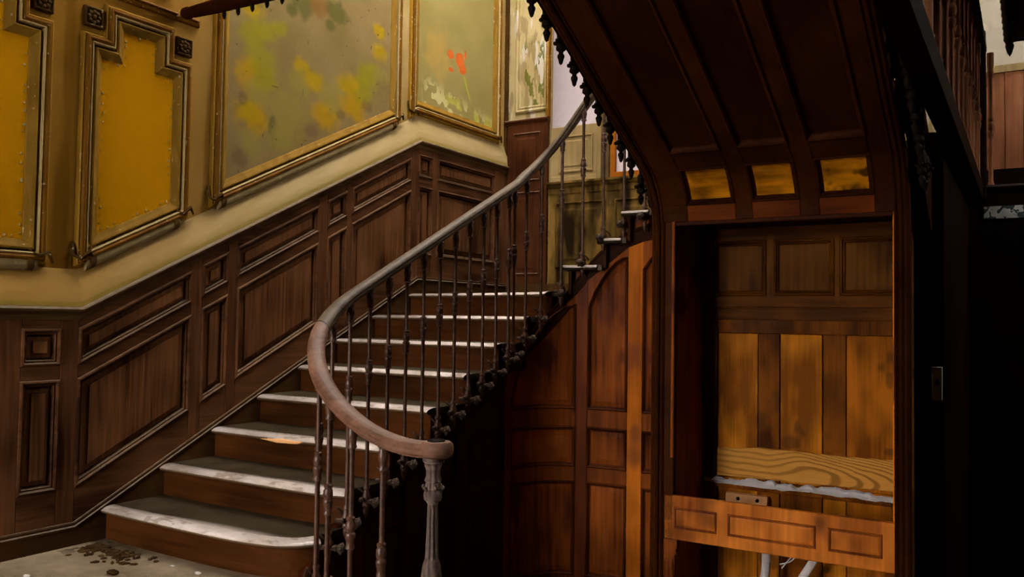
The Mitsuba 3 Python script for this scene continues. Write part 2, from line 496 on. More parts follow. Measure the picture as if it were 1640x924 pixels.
def tread_fn(p, n, uv):
    k = dr.floor((p.z + 0.02) / RISE)
    dist = p.y - (Y1 + (k - 1) * GO)
    w = fbm(p.x * 7, p.y * 7, p.z * 7, 4)
    grit = noise(p.x * 130, p.y * 130, p.z * 130)
    c = mix((0.013, 0.0088, 0.0045), (0.046, 0.033, 0.018), dr.clip(w + 0.3 * (grit - 0.5), 0, 1))
    far = 0.075 + 0.06 * smoothstep(-4.2, -3.0, p.x)  # pale wear, widened away from the wall like the highlight it imitates
    worn = (1 - smoothstep(0.04, far + 0.04 * (w - 0.5), dist)) * smoothstep(0.3, 0.7, n.z + 0.4)
    return mix(c, (0.40, 0.335, 0.30), 0.9 * worn)


def tread_rough(p, n, uv):
    k = dr.floor((p.z + 0.02) / RISE)
    dist = p.y - (Y1 + (k - 1) * GO)
    return 0.30 + 0.5 * smoothstep(0.03, 0.16, dist)


principled('tread_wood', proc(tread_fn), proc(tread_rough), 0.5)


def nosing_fn(p, n, uv):
    w = fbm(p.x * 5, p.y * 14, p.z * 14, 4)
    g = noise(p.x * 90, p.y * 200, p.z * 90)
    c = mix((0.30, 0.245, 0.20), (0.56, 0.485, 0.455), dr.clip(1.6 * (w - 0.5) + 0.6 + 0.3 * (g - 0.5), 0, 1))
    k = dr.floor((p.z + 0.04) / RISE)
    dist = p.y - (Y1 + (k - 1) * GO)
    back = smoothstep(0.025, 0.080, dist + 0.02 * (w - 0.5)) * (1 - 0.75 * smoothstep(-4.2, -3.1, p.x)) * (1 - smoothstep(1.3, 1.45, p.z))
    c = mix(c, (0.07, 0.052, 0.036), 0.85 * back)
    c = c * dr.lerp(0.55, 1.0, smoothstep(-4.25, -3.3, p.x + 0.25 * (w - 0.5)))  # falloff of light towards the left wall, put into the colour
    c = mix(c, (0.16, 0.11, 0.07), 0.6 * smoothstep(0.56, 0.68, fbm(p.x * 12, p.y * 25, p.z * 9 + 3, 3)))
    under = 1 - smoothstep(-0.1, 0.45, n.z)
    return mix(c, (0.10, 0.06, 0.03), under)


principled('worn_lit_nosing', proc(nosing_fn), 0.32, 0.7)
principled('riser_wood', wood((0.04, 0.016, 0.007), (0.16, 0.062, 0.024), 'x', patch=2.4, dust=DUST), 0.45, 0.4)
principled('string_wood', wood((0.02, 0.009, 0.006), (0.06, 0.024, 0.014), 'y'), 0.5, 0.4)
principled('understair_groove', wood((0.05, 0.014, 0.008), (0.24, 0.07, 0.026), 'z'), 0.4, 0.5)
principled('understair_dark', wood((0.05, 0.014, 0.008), (0.13, 0.035, 0.016), 'z'), 0.5, 0.4)
principled('skirting_wood', wood((0.05, 0.026, 0.014), (0.15, 0.09, 0.05), 'y', dust=(0.34, 0.28, 0.20)), 0.6, 0.35)


def iron_fn(p, n, uv):
    a = fbm(p.x * 45, p.y * 45, p.z * 30, 3)
    c = mix((0.040, 0.013, 0.007), (0.17, 0.062, 0.028), a)
    return mix(c, (0.34, 0.26, 0.20), 0.6 * smoothstep(0.3, 0.9, n.z) + 0.10 * smoothstep(0.55, 0.7, fbm(p.x * 90, p.y * 90, p.z * 90, 2)))


principled('rusty_iron', tex(iron_fn), 0.42, 0.5)


def dusty_iron_fn(p, n, uv):
    a = fbm(p.x * 60, p.y * 60, p.z * 60, 3)
    c = mix((0.06, 0.035, 0.025), (0.22, 0.14, 0.105), a)
    return mix(c, (0.48, 0.38, 0.31), 0.6 * smoothstep(0.0, 0.8, n.z))




def bracket_fn(p, n, uv):
    a = fbm(p.x * 60, p.y * 60, p.z * 60, 3)
    return mix(mix((0.03, 0.02, 0.014), (0.12, 0.08, 0.06), a), (0.34, 0.26, 0.20), 0.5 * smoothstep(0.3, 0.95, n.z))


principled('bracket_iron', tex(bracket_fn), 0.6, 0.3)
principled('dusty_iron', tex(dusty_iron_fn), 0.6, 0.35)
principled('black_iron', (0.018, 0.012, 0.009), 0.5, 0.4)


def hand_fn(p, n, uv):
    a = fbm(p.x * 9, p.y * 9, p.z * 9, 4)
    g = fbm(p.x * 60, p.y * 30, p.z * 90, 2)
    t = dr.clip(0.5 * g + 1.2 * (a - 0.5) + 0.3, 0, 1)
    worn = 1 - smoothstep(2.80, 2.86, p.y)                        # the newer, redder front length beyond the joint
    c = mix(mix((0.075, 0.048, 0.026), (0.22, 0.15, 0.085), t), mix((0.13, 0.055, 0.032), (0.38, 0.19, 0.12), t), worn)
    top = smoothstep(0.75, 1.0, n.z)
    c = mix(c, mix((0.16, 0.12, 0.075), (0.44, 0.31, 0.26), worn), 0.45 * top)
    return mix(c, (0.02, 0.012, 0.008), (1 - smoothstep(0.003, 0.006, dr.abs(p.y - 2.83))) * smoothstep(-3.0, -2.9, p.x))


principled('handrail_wood', tex(hand_fn), 0.55, 0.2)


def floor_fn(p, n, uv):
    a = fbm(p.x * 3, p.y * 3, p.z, 4)
    b = fbm(p.x * 22, p.y * 22, p.z, 3)
    c = mix((0.17, 0.125, 0.075), (0.45, 0.345, 0.23), dr.clip(1.4 * (a - 0.5) + 0.5 + 0.4 * (b - 0.5), 0, 1))
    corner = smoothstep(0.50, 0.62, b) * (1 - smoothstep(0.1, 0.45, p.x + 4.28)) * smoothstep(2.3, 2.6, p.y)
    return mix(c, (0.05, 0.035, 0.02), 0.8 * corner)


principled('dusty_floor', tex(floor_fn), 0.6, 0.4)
principled('dark_floor', wood((0.02, 0.012, 0.008), (0.06, 0.035, 0.02), 'y'), 0.5, 0.3)
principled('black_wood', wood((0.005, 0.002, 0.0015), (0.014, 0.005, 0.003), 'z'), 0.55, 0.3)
principled('gallery_wood', wood((0.26, 0.12, 0.09), (0.62, 0.34, 0.27), 'z'), 0.5, 0.4)
principled('pale_plaster', (0.62, 0.55, 0.44), 0.8, 0.2)
principled('white_residue', (0.88, 0.85, 0.88), 0.9, 0.1)
principled('lead_grey', wood((0.90, 1.1, 1.75), (1.5, 1.9, 3.0), 'z', fine=30, patch=9), 0.6, 0.4)
principled('chip_white', (0.75, 0.70, 0.62), 0.9, 0.1)
principled('leaf_litter', wood((0.03, 0.018, 0.010), (0.12, 0.085, 0.05), 'x', fine=60, patch=20), 0.8, 0.2)
principled('switch_white', (0.50, 0.47, 0.42), 0.5, 0.4)


def frieze_fn(p, n, uv):
    d = fbm(p.x * 40, p.z * 40, 1.0, 3)
    return mix((0.62, 0.62, 0.58), (0.05, 0.07, 0.07), smoothstep(0.50, 0.56, d))


principled('frieze_paint', tex(frieze_fn), 0.6, 0.3)
scene['clear_glass'] = {'type': 'thindielectric', 'int_ior': 1.5}
scene['dimming_glass'] = {'type': 'principledthin', 'base_color': {'type': 'rgb', 'value': [0.061, 0.051, 0.052]}, 'diff_trans': 1.9, 'roughness': 0.4, 'spec_trans': 0.0, 'eta': 1.5}  # frosting made up to dim the sky behind the visible panes

# ------------------------------------------------------------------ surface maps (u, v, depth) -> world
MW = lambda u, v, d: (-D + d, u, v + S(u))                 # left wall, climbing with the stair
MF = lambda u, v, d: (-D + d, u, v)                        # left wall, level
ME = lambda u, v, d: (u, YE - d, v)                        # end wall
MN = lambda u, v, d: (u, NICHE - d, v)                     # front plane of the alcove
MB = lambda u, v, d: (u, BACK - d, v)                      # back of the alcove
# profile under the upper flight: up the front of the alcove, round the cove and along the slope
CR, ZC0 = 0.36, 1.866 - 0.618 * 0.36
PHI = math.atan2(0.894427, 0.447214)


def cove_point(s):
    """point (y, z) and outward normal (ny, nz) at arc length s measured from z = 1.0 on the front plane"""
    s = np.asarray(s, float)
    l1, l2 = ZC0 - 1.0, CR * PHI
    a = np.clip((s - l1) / CR, 0, PHI)
    y = NICHE - CR * (1 - np.cos(a)); z = np.where(s < l1, 1.0 + s, ZC0 + CR * np.sin(a))
    e = np.maximum(0, s - l1 - l2)
    y = y - e * math.sin(PHI); z = z + e * math.cos(PHI)
    return y, z, -np.cos(a), -np.sin(a)


def MS(u, s, d):
    y, z, ny, nz = cove_point(s)
    return u + 0 * y, y + ny * d, z + nz * d


S_ARC0, S_ARC1 = ZC0 - 1.0, ZC0 - 1.0 + CR * PHI
S_TOP = S_ARC1 + 3.45


# ------------------------------------------------------------------ rail path: newel -> curve -> straight along the flight -> round the well -> back over the upper flight
def cs_z(ck, u):
    from scipy.interpolate import PchipInterpolator
    return PchipInterpolator(ck, [2.150, 2.222, 2.335, 2.500, 2.710, 2.880, 2.975, 3.02, 3.04, 3.05, 3.06, 3.07])(u)


def rail_path():
    y0, k1, k2, L, xr, ze, sl, H = 3.149, 1.656, 0.338, 1.507, -2.85, 3.996, -0.10, 0.964
    n = 60
    s = np.linspace(0, L, n); k = k1 + (k2 - k1) * s / L
    th = np.cumsum(k) * (L / n)
    x = xr + np.cumsum(np.sin(th)) * (L / n); y = y0 - np.cumsum(np.cos(th)) * (L / n)
    z = H + RISE + (y0 - Y1) * PITCHK - np.cumsum(0.5 + (sl - 0.5) * (s / L) ** ze) * (L / n)
    front = np.stack([x, y, z], 1)[::-1]
    st_y = np.linspace(y0, 4.70, 24)
    straight = np.stack([np.full(24, xr), st_y, H + RISE + (st_y - Y1) * PITCHK], 1)
    ctl = np.array([(-2.85, 4.70), (-2.842, 4.82), (-2.80, 4.93), (-2.70, 5.02), (-2.56, 5.075), (-2.40, 5.095), (-2.20, 5.10), (-2.0, 5.09), (-1.82, 5.04), (-1.70, 4.93), (-1.645, 4.75), (-1.635, 4.5)])
    from scipy.interpolate import CubicSpline
    c = np.r_[0, np.cumsum(np.linalg.norm(np.diff(ctl, axis=0), axis=1))]
    cs = CubicSpline(c, ctl)
    u = np.linspace(0, c[-1], 50)[1:]
    arc = cs(u)
    ck = np.r_[0, np.cumsum(np.linalg.norm(np.diff(ctl, axis=0), axis=1))]
    za = cs_z(ck, u)
    arc = np.column_stack([arc, za])
    y2 = np.linspace(4.45, 1.6, 30)
    back = np.stack([np.full(30, -1.635), y2, np.maximum(arc[-1, 2], 2.016 + .5 * (3.65 - y2) + 1.36)], 1)
    return front, straight, arc, back


FRONT, STRAIGHT, ARC, BACKR = rail_path()
RAIL = np.vstack([FRONT, STRAIGHT[1:], ARC, BACKR])
_cum = np.r_[0, np.cumsum(np.linalg.norm(np.diff(RAIL[:, :2], axis=0), axis=1))]
U_S0, U_A0, U_A1 = _cum[len(FRONT) - 1], _cum[len(FRONT) + 22], _cum[len(FRONT) + 22 + len(ARC)]


def rail_at(u):
    p = np.array([np.interp(u, _cum, RAIL[:, i]) for i in range(3)])
    a = np.array([np.interp(u + 0.02, _cum, RAIL[:, i]) - np.interp(u - 0.02, _cum, RAIL[:, i]) for i in range(2)])
    a /= np.linalg.norm(a)
    return p, a, np.array([a[1], -a[0]])      # point, travel, outward (towards the well)


# path of the string's outer face, 5 cm on the stair side of the rail, with the pitch line above it
WALL_IN = 0.055
_wp = []
for _u in np.linspace(0.12, U_A1 + 0.45, 150):
    _p, _t, _o = rail_at(_u)
    _wp.append(np.r_[_p[:2] - _o * WALL_IN, _p[2] - 0.964, _o])
WP = np.array(_wp)
WU = np.r_[0, np.cumsum(np.linalg.norm(np.diff(WP[:, :2], axis=0), axis=1))]
WP[:, 2] = np.where(WP[:, 1] < 2.87, np.where(WP[:, 0] < -2.3, np.minimum(WP[:, 2], 0.20), np.minimum(WP[:, 2], 0.0)), WP[:, 2])
_front = WU < np.interp(U_S0 - 0.12, np.linspace(0.12, U_A1 + 0.45, 150), WU)
WP[_front, 2] = np.clip(WP[_front, 2], 0.0, None) * 0 + np.interp(WU[_front], [WU[0], WU[_front][-1] - 0.45, WU[_front][-1]], [0.0, 0.0, WP[~_front, 2][0]])


def MC(u, v, d):
    x, y = np.interp(u, WU, WP[:, 0]), np.interp(u, WU, WP[:, 1])
    ox, oy = np.interp(u, WU, WP[:, 3]), np.interp(u, WU, WP[:, 4])
    return x + ox * d, y + oy * d, v + 0 * x


def wpitch(u):
    return np.interp(u, WU, WP[:, 2])


def MCP(u, v, d):                       # the same, v measured from the pitch line
    return MC(u, v + wpitch(u), d)


def u_at(x=None, y=None):
    """arc length on the string path at world y (straight part) or x (round the well)"""
    if y is not None:
        m = (WP[:, 0] < -2.85) & (WP[:, 1] > 3.0)
        return float(np.interp(y, WP[m, 1], WU[m]))
    m = WP[:, 1] > 4.9
    return float(np.interp(x, WP[m, 0], WU[m]))


# ================================================================== the setting
def wall_with_hole(u0, u1, v0, v1, holes, d0, d1, mp):
    pg = sg.box(u0, v0, u1, v1)
    for h in holes:
        pg = pg.difference(sg.box(h[0], h[2], h[1], h[3]))
    m = trimesh.creation.extrude_polygon(pg, 1.0, engine='earcut')
    v = m.vertices
    return mesh(np.stack(mp(v[:, 0], v[:, 1], d0 + v[:, 2] * (d1 - d0)), -1), m.faces)


CEIL = 5.6
add('floor', box(-D, 3.0, -2.8, 8.4, FL - 0.1, FL), 'dark_floor', kind='structure', label='dark wooden floor of the lower hall, mostly in deep shade', cat_='floor')
W = add('wall_left', wall_with_hole(-2.8, YE + 0.3, FL, CEIL, [], -0.2, 0.0, MF), 'plaster', kind='structure',
        label='left wall of yellowed plaster above the climbing dark wainscot', cat_='wall')
WIN = (-3.82, -2.30, 2.47, 5.45)
E = add('wall_end', wall_with_hole(-D, -0.30, FL, CEIL, [WIN], -0.28, 0.0, ME), 'peeling_paint', kind='structure', label='end wall of the stair hall with peeling pale paint and the bright window', cat_='wall')
DOOR = (-4.15, -2.35, -0.4, 3.4)
add('wall_front', wall_with_hole(-D, 3.0, FL, CEIL, [DOOR], -0.2, 0.0, lambda u, v, d: (u, -2.8 + d, v)), 'plaster', kind='structure', label='wall of the entrance side of the hall, behind the viewer', cat_='wall')
WR = add('wall_right', wall_with_hole(-2.8, 8.4, FL, CEIL, [(4.4, 6.2, 3.7, 5.0)], 0.0, 0.2, lambda u, v, d: (3.0 + d, u, v)), 'black_wood', kind='structure', label='far right wall of the hall in deep shade', cat_='wall')  # high unseen opening added to light the gallery balusters
SKY1, SKY2 = (-4.0, -2.65, 3.0, 6.2), (-0.1, 1.8, 6.75, 8.2)  # unseen roof openings, sized for the light on treads and gallery boards
cg = sg.box(-D, -2.8, 3.2, 8.4).difference(sg.box(SKY1[0], SKY1[2], SKY1[1], SKY1[3])).difference(sg.box(SKY2[0], SKY2[2], SKY2[1], SKY2[3]))
cm = trimesh.creation.extrude_polygon(cg, 0.15, engine='earcut'); cm.apply_translation([0, 0, CEIL])
add('ceiling', cm, 'pale_plaster', kind='structure', label='high ceiling over the stair hall with unseen sky openings sized for the light', cat_='ceiling')

# ------------------------------------------------------------------ left wall: wainscot
WA = add('wainscot', slab(-1.5, YE - 0.001, 0.0, 1.19, 0.0, 0.022, MF, 0.002) if False else
         cat([run([(0.0, -0.1), (0.0008, -0.1), (0.0008, 1.2), (0.0, 1.2)], [0.3, YA, YB, YE - 0.002], MW)]), 'wainscot_wood', W, label='dark brown panelled wainscot climbing with the stair')
GAP_ST = [(0.3, 2.185), ]
# panel columns (y0, y1) and where each lies
COLS = [(0.55, 1.25), (1.42, 1.62), (1.80, 2.13), (2.283, 2.480), (2.578, 3.262), (3.342, 3.528), (3.602, 4.298), (4.386, 4.578), (4.636, 5.318), (5.414, 5.602), (5.675, 6.56)]
ROWS = [(0.300, 0.860), (0.938, 1.122)]


def seg_pts(a, b):
    return [a] + [k for k in (YA, YB) if a + 1e-3 < k < b - 1e-3] + [b]


edges = [0.3] + [c for p in COLS for c in p] + [YE - 0.004]
for i in range(0, len(edges), 2):
    a, b = edges[i], edges[i + 1]
    if b - a > 0.005:
        add('stile', run([(0.012, 0.10), (0.036, 0.104), (0.040, 0.108), (0.040, 1.180), (0.012, 1.19)], [a, *([YA] if a < YA < b else []), *([YB] if a < YB < b else []), b], MW) if False else
            loft(R4(a + 0.001, b - 0.001, 0.10, 1.185), [(0, 0.012), (0, 0.037), (0.003, 0.040)], MW, True) if not (a < YA < b or a < YB < b) else
            cat([loft(R4(a + 0.001, (YA if a < YA < b else YB), 0.10, 1.185), [(0, 0.012), (0, 0.040)], MW, True), loft(R4((YA if a < YA < b else YB), b - 0.001, 0.10, 1.185), [(0, 0.012), (0, 0.040)], MW, True)]),
            'wainscot_wood', WA)
for (a, b) in COLS:
    for v0, v1 in ((0.10, ROWS[0][0]), (ROWS[0][1], ROWS[1][0]), (ROWS[1][1], 1.185)):
        add('rail', loft(R4(a, b, v0, v1), [(0, 0.012), (0, 0.037), (0.002, 0.0395)], MW), 'wainscot_rail_wood', WA)
    for v0, v1 in ROWS:
        P = R4(a, b, v0, v1)
        w = b - a
        add('panel_moulding', loft(P, [(-0.004, 0.038), (0.0, 0.046), (0.008, 0.050), (0.013, 0.045), (0.016, 0.034), (0.023, 0.036), (0.028, 0.030), (0.030, 0.001)], MW, False), 'wainscot_rail_wood', WA)
        bev = 0.030 if min(w, v1 - v0) > 0.3 else 0.018
        add('panel', loft(P, [(0.028, 0.0015), (0.037, 0.0015), (0.038, 0.016), (0.044 + bev * 0.9, 0.020), (0.045 + bev * 0.9, 0.030), (0.047 + bev * 0.9, 0.031)], MW), 'panel_wood', WA)
YS = [0.3, YA, YB, YE - 0.003]
add('cap_rail', run([(0.0, 1.165), (0.044, 1.168), (0.050, 1.185), (0.046, 1.196), (0.062, 1.206), (0.072, 1.214), (0.074, 1.224), (0.066, 1.232), (0.056, 1.236), (0.0, 1.240)], YS, MW), 'cap_wood', WA)
add('plaster_ledge', run([(0.0, 1.238), (0.052, 1.238), (0.050, 1.262), (0.040, 1.31), (0.026, 1.36), (0.012, 1.40), (0.003, 1.43), (0.0, 1.435)], YS, MW), 'ledge_plaster', W, label='pale sloping plaster ledge above the wainscot')
add('baseboard_left', run([(0.0, -0.2), (0.046, -0.2), (0.046, 0.085), (0.054, 0.088), (0.056, 0.098), (0.048, 0.104), (0.050, 0.114), (0.046, 0.122), (0.0, 0.126)], YS, MW), 'skirting_wood',
    kind='structure', label='dusty dark skirting board climbing the left wall beside the treads', cat_='baseboard')

# ------------------------------------------------------------------ left wall: framed panels on the plaster


def framed(P, mat, label, roll=True, step=None):
    """P: outline (y, z) of the frame, counter-clockwise"""
    k = add('wall_panel', loft(P, [(0.012, 0.0), (0.012, 0.030), (0.018, 0.040), (0.028, 0.042), (0.038, 0.034), (0.044, 0.030)], MF, False), 'gilt_brown', W, label=label)
    add('outer_bead', loft(P, [(-0.006, 0.0), (0.0, 0.020), (0.006, 0.026), (0.013, 0.022)], MF, False), 'gilt_gold', k)
    add('inner_bead', loft(P, [(0.040, 0.012), (0.042, 0.034), (0.047, 0.038), (0.053, 0.033), (0.056, 0.012)], MF, False), 'cream_paint', k)
    add('groove', loft(P, [(0.053, 0.014), (0.056, 0.004), (0.064, 0.004), (0.066, 0.022)], MF, False), 'dark_groove', k)
    add('inner_border', loft(P, [(0.064, 0.004), (0.066, 0.026), (0.074, 0.030), (0.084, 0.026), (0.096, 0.018), (0.112, 0.010), (0.116, 0.004)], MF, False), 'ochre_paint', k)
    add('canvas', loft(P, [(0.110, 0.003), (0.112, 0.005)], MF), mat, k)
    return k


def clasp(k, y, z, slope):
    """the little painted strap tied round a corner of a frame"""
    pts = [(-D + 0.010, y - 0.03, z + 0.10), (-D + 0.022, y - 0.03, z + 0.03), (-D + 0.040, y, z + 0.012), (-D + 0.044, y + 0.05, z + 0.03 + slope * .05), (-D + 0.03, y + 0.08, z + slope * 0.08 - 0.02)]
    add('corner_clasp', tube(pts, [0.007, 0.009, 0.010, 0.011, 0.006], 7), 'dark_groove', k, smooth=50)


def bottom_roll(k, y0, y1, v):
    n = 7
    a = np.linspace(-0.4, np.pi * 0.95, n)
    prof = [(0.006 + 0.030 * max(0.0, math.sin(t + 0.25)), v + 0.048 - 0.046 * math.cos(t)) for t in a]
    prof = [(max(0.004, d), q) for d, q in prof]
    add('bottom_roll', run(prof, [q for q in np.linspace(y0 + 0.05, y1 - 0.05, 12)], MW), 'grey_paint', k, smooth=40)
    for yy, w in ((y0 + 0.085, 0.016), (y1 - 0.085, 0.016)):
        pr = [(d + 0.007, q) for d, q in prof]
        add('roll_strap', run(pr, [yy - w, yy + w], MW), 'dark_groove', k, smooth=40)


def bottom(y0, y1, v):
    ys = [y0] + [q for q in (YA, YB) if y0 < q < y1] + [y1]
    return [(q, v + float(S(q))) for q in ys]


def stepped(y0, y1, v, z1, z2, s):
    """frame outline with both top corners stepped in (the crossetted ochre panels)"""
    return bottom(y0, y1, v) + [(y1, z1), (y1 - s, z1), (y1 - s, z2), (y0 + s, z2), (y0 + s, z1), (y0, z1)]


def rosette(k, y, z, s):
    r = loft(R4(y - s, y + s, z - s, z + s), [(0, 0.0), (0, 0.022), (0.006, 0.028), (0.014, 0.016)], MF)
    pet = []
    for a in range(8):
        c = 0.55 * s * np.array([math.cos(a * math.pi / 4), math.sin(a * math.pi / 4)])
        q = trimesh.creation.icosphere(1, 0.24 * s); q.apply_scale([0.7, 1, 1]); q.apply_translation([-D + 0.02, y + c[0], z + c[1]])
        pet.append(q)
    q = trimesh.creation.icosphere(1, 0.26 * s); q.apply_translation([-D + 0.022, y, z]); pet.append(q)
    b = add('corner_block', r, 'dark_groove', k)
    add('rosette', cat(pet), 'dark_groove', k, smooth=40)


def spots(k, P, n, seed):
    g = np.random.default_rng(seed)
    P = offset_poly(P, 0.128)
    L = np.linalg.norm(np.roll(P, -1, 0) - P, axis=1); c = np.r_[0, np.cumsum(L)]
    out = []
    for i in range(n):
        t = (i + g.uniform(-.25, .25)) / n * c[-1] % c[-1]
        e = np.searchsorted(c, t) - 1
        q = P[e] + (P[(e + 1) % len(P)] - P[e]) * (t - c[e]) / L[e] + g.normal(0, .003, 2)
        if g.random() < 0.25: continue
        s = trimesh.creation.icosphere(1, g.uniform(.003, .0085)); s.apply_scale([0.5, 1, g.uniform(.8, 1.5)]); s.apply_translation([-D + 0.006, *q])
        out.append(s)
    add('plaster_spot', cat(out), 'cream_paint', k, kind='stuff')


P0 = stepped(1.715, 2.400, 1.455, 2.70, 2.88, 0.125)
P1 = stepped(2.560, 3.238, 1.455, 2.70, 2.88, 0.125)
k0 = framed(P0, 'ochre_canvas', 'ochre canvas panel with stepped top corners, cut by the left edge of the photo')
k1 = framed(P1, 'ochre_canvas', 'ochre canvas panel with stepped top corners between pilaster strips')
P2 = np.array(bottom(3.400, 5.190, 1.455) + [(5.190, 4.70), (3.400, 4.70)])
P3 = np.array(bottom(5.312, 6.665, 1.455)[0:1] + [(YB, 1.455 + float(S(YB))), (6.665, 1.455 + float(S(6.6))), (6.665, 4.9), (5.312, 4.9)])
k2 = framed(P2, 'flowered_canvas', 'large framed canvas painted with faded yellow flowers')
k3 = framed(P3, 'poppy_canvas', 'framed canvas with an orange poppy above pale leaves')
for k, y0, y1 in ((k0, 1.715, 2.400), (k1, 2.560, 3.238), (k2, 3.400, 5.190)):
    bottom_roll(k, y0, y1, 1.412)
    for yy in (y0 + 0.01, y1 - 0.05):
        clasp(k, yy, 1.48 + float(S(yy)), float(S(yy + .1) - S(yy)) * 10)
clasp(k3, 5.33, 1.48 + float(S(5.33)), 0.3); clasp(k3, 6.60, 1.47 + float(S(6.6)), 0)
for k, y0, y1 in ((k0, 1.715, 2.400), (k1, 2.560, 3.238)):
    for yy in (y0 + 0.055, y1 - 0.055):
        rosette(k, yy, 2.79, 0.052)
    add('top_band', loft(R4(y0 - 0.05, y1 + 0.05, 2.935, 2.985), [(0, 0.0), (0.004, 0.022), (0.016, 0.030), (0.024, 0.012)], MF), 'gilt_brown', k)
    spots(k, P0 if k == k0 else P1, 64, 3 if k == k0 else 5)

# ------------------------------------------------------------------ end wall: pier beside the window
PX0, PX1 = -D + 0.012, WIN[0] - 0.012
pm = add('pier_panel', loft(R4(PX0 + 0.10, PX1 + 0.03, 3.16, 5.35), [(0, 0.0), (0, 0.018), (0.012, 0.026), (0.03, 0.016), (0.045, 0.022), (0.06, 0.010)], ME, False), 'peeling_paint', E, label='peeling moulded panel between the corner and the window')
add('panel_field', loft(R4(PX0 + 0.15, PX1 - 0.02, 3.21, 5.3), [(0.0, 0.004), (0.004, 0.009)], ME), 'peeling_green', pm)
add('corner_strip', box(-D, -D + 0.03, YE - 0.035, YE, 2.64, CEIL), 'dark_groove', E)
add('window_jamb_strip', loft(R4(WIN[0] - 0.012, WIN[0] + 0.022, WIN[2] + 0.6, WIN[3]), [(0, -0.02), (0, 0.02), (0.004, 0.024)], ME), 'gilt_brown', E)
rp = add('pier_wainscot', loft(R4(-D + 0.045, WIN[0] + 0.02, 1.40, 3.06), [(0, 0.0), (0, 0.035), (0.003, 0.038)], ME), 'redbrown_paint', E, label='red brown painted wainscot pier below the peeling panel')
add('cap', run([(0.0, 3.04), (0.042, 3.045), (0.048, 3.06), (0.060, 3.068), (0.062, 3.082), (0.05, 3.09), (0.0, 3.094)], [-D + 0.02, WIN[0] + 0.025], ME), 'redbrown_paint', rp)
for v0, v1 in ((2.50, 2.96), (1.62, 2.40)):
    P = R4(-D + 0.11, WIN[0] - 0.05, v0, v1)
    q = add('panel', loft(P, [(0.0, 0.038), (0.004, 0.046), (0.012, 0.048), (0.018, 0.036), (0.026, 0.040), (0.034, 0.038)], ME, False), 'redbrown_paint', rp)
    add('panel_field', loft(P, [(0.030, 0.038), (0.05, 0.039), (0.065, 0.045)], ME), 'redbrown_paint', rp)
# wainscot under the window
ww = add('window_wainscot', loft(R4(WIN[0] + 0.03, -0.32, 1.30, 2.42), [(0, 0.0), (0, 0.014)], ME), 'mouldy_wood', E, label='mouldy stained wainscot below the bright window')
add('cap', run([(0.0, 2.40), (0.022, 2.36), (0.024, 2.41), (0.040, 2.425), (0.048, 2.44), (0.062, 2.45), (0.062, 2.468), (0.0, 2.475)], [WIN[0] + 0.028, -0.32], ME), 'mouldy_wood', ww)
xs = [-3.76, -3.16, -2.56, -1.96, -1.36, -0.76]
for a, b in zip(xs[:-1], xs[1:]):
    P = R4(a + 0.045, b - 0.045, 1.68, 2.28)
    q = add('panel', loft(P, [(0.0, 0.014), (0.0, 0.030), (0.010, 0.034), (0.018, 0.022), (0.030, 0.018)], ME, False), 'mouldy_wood', ww)
    add('panel_field', loft(P, [(0.03, 0.016), (0.06, 0.017), (0.08, 0.026)], ME), 'mouldy_wood', ww)
add('baseboard_end', cat([box(-D + 0.05, -3.0, YE - 0.04, YE, 1.40, 1.535), box(-3.0, -0.45, YE - 0.04, YE, 1.40, 2.05)]), 'skirting_wood', kind='structure', label='dark skirting board at the foot of the end wall', cat_='baseboard')

# ------------------------------------------------------------------ window
wn = thing('window_1', 'tall bright window in the end wall, lower panes dimmed by added frosting', 'window', kind='structure')
WY = YE + 0.045
ZT = 4.42                # transom: dimmed panes below, unseen clear panes added above for light


def MWN(u, v, d):
    return u, WY - d, v


def sash(u0, u1, v0, v1, mat, rail0=0.055, st=0.05, stl=0.016):
    f = add('frame', cat([slab(u0, u0 + stl, v0, v1, -0.02, 0.025, MWN), slab(u1 - st, u1, v0, v1, -0.02, 0.025, MWN), slab(u0 + stl, u1 - st, v0, v0 + rail0, -0.02, 0.025, MWN), slab(u0 + stl, u1 - st, v1 - 0.06, v1, -0.02, 0.025, MWN)]), mat, wn)
    return f


sx0, sxm, sx1 = WIN[0] + 0.01, -3.27, WIN[1] - 0.01
f1 = sash(sx0, sxm, WIN[2] + 0.01, ZT, 'white_paint', 0.05, 0.05)
add('pane', mesh([(sx0 + .008, WY, 2.98), (sxm - .03, WY, 2.98), (sxm - .03, WY, ZT - .03), (sx0 + .008, WY, ZT - .03)], [(0, 1, 2), (0, 2, 3)]), 'dimming_glass', wn)
lp = add('lower_panel', slab(sx0 + 0.010, sxm - 0.045, WIN[2] + 0.055, 2.99, -0.012, 0.018, MWN), 'white_paint', wn, label='white painted wooden lower panel of the left casement')
add('panel_bead', loft(R4(sx0 + 0.10, sxm - 0.09, WIN[2] + 0.09, 2.90), [(0, 0.016), (0.0, 0.03), (0.012, 0.034), (0.02, 0.022), (0.045, 0.022), (0.06, 0.030)], MWN), 'white_paint', lp)
add('mullion', slab(sxm, -3.185, WIN[2] + 0.005, WIN[3], -0.03, 0.05, MWN), 'grey_window_wood', wn, label='weathered grey mullion between the casements')
add('jamb', slab(-3.186, -3.135, WIN[2] + 0.005, WIN[3], -0.03, 0.035, MWN), 'orange_paint', wn, label='orange painted casement edge')
add('sill', slab(-3.136, sx1, WIN[2] + 0.005, WIN[2] + 0.055, -0.03, 0.04, MWN), 'orange_paint', wn)
add('pane', mesh([(-3.15, WY, WIN[2] + .04), (sx1, WY, WIN[2] + .04), (sx1, WY, ZT - .01), (-3.15, WY, ZT - .01)], [(0, 1, 2), (0, 2, 3)]), 'dimming_glass', wn)
add('transom', slab(sx0, sx1, ZT - 0.02, ZT + 0.06, -0.03, 0.05, MWN), 'grey_window_wood', wn)
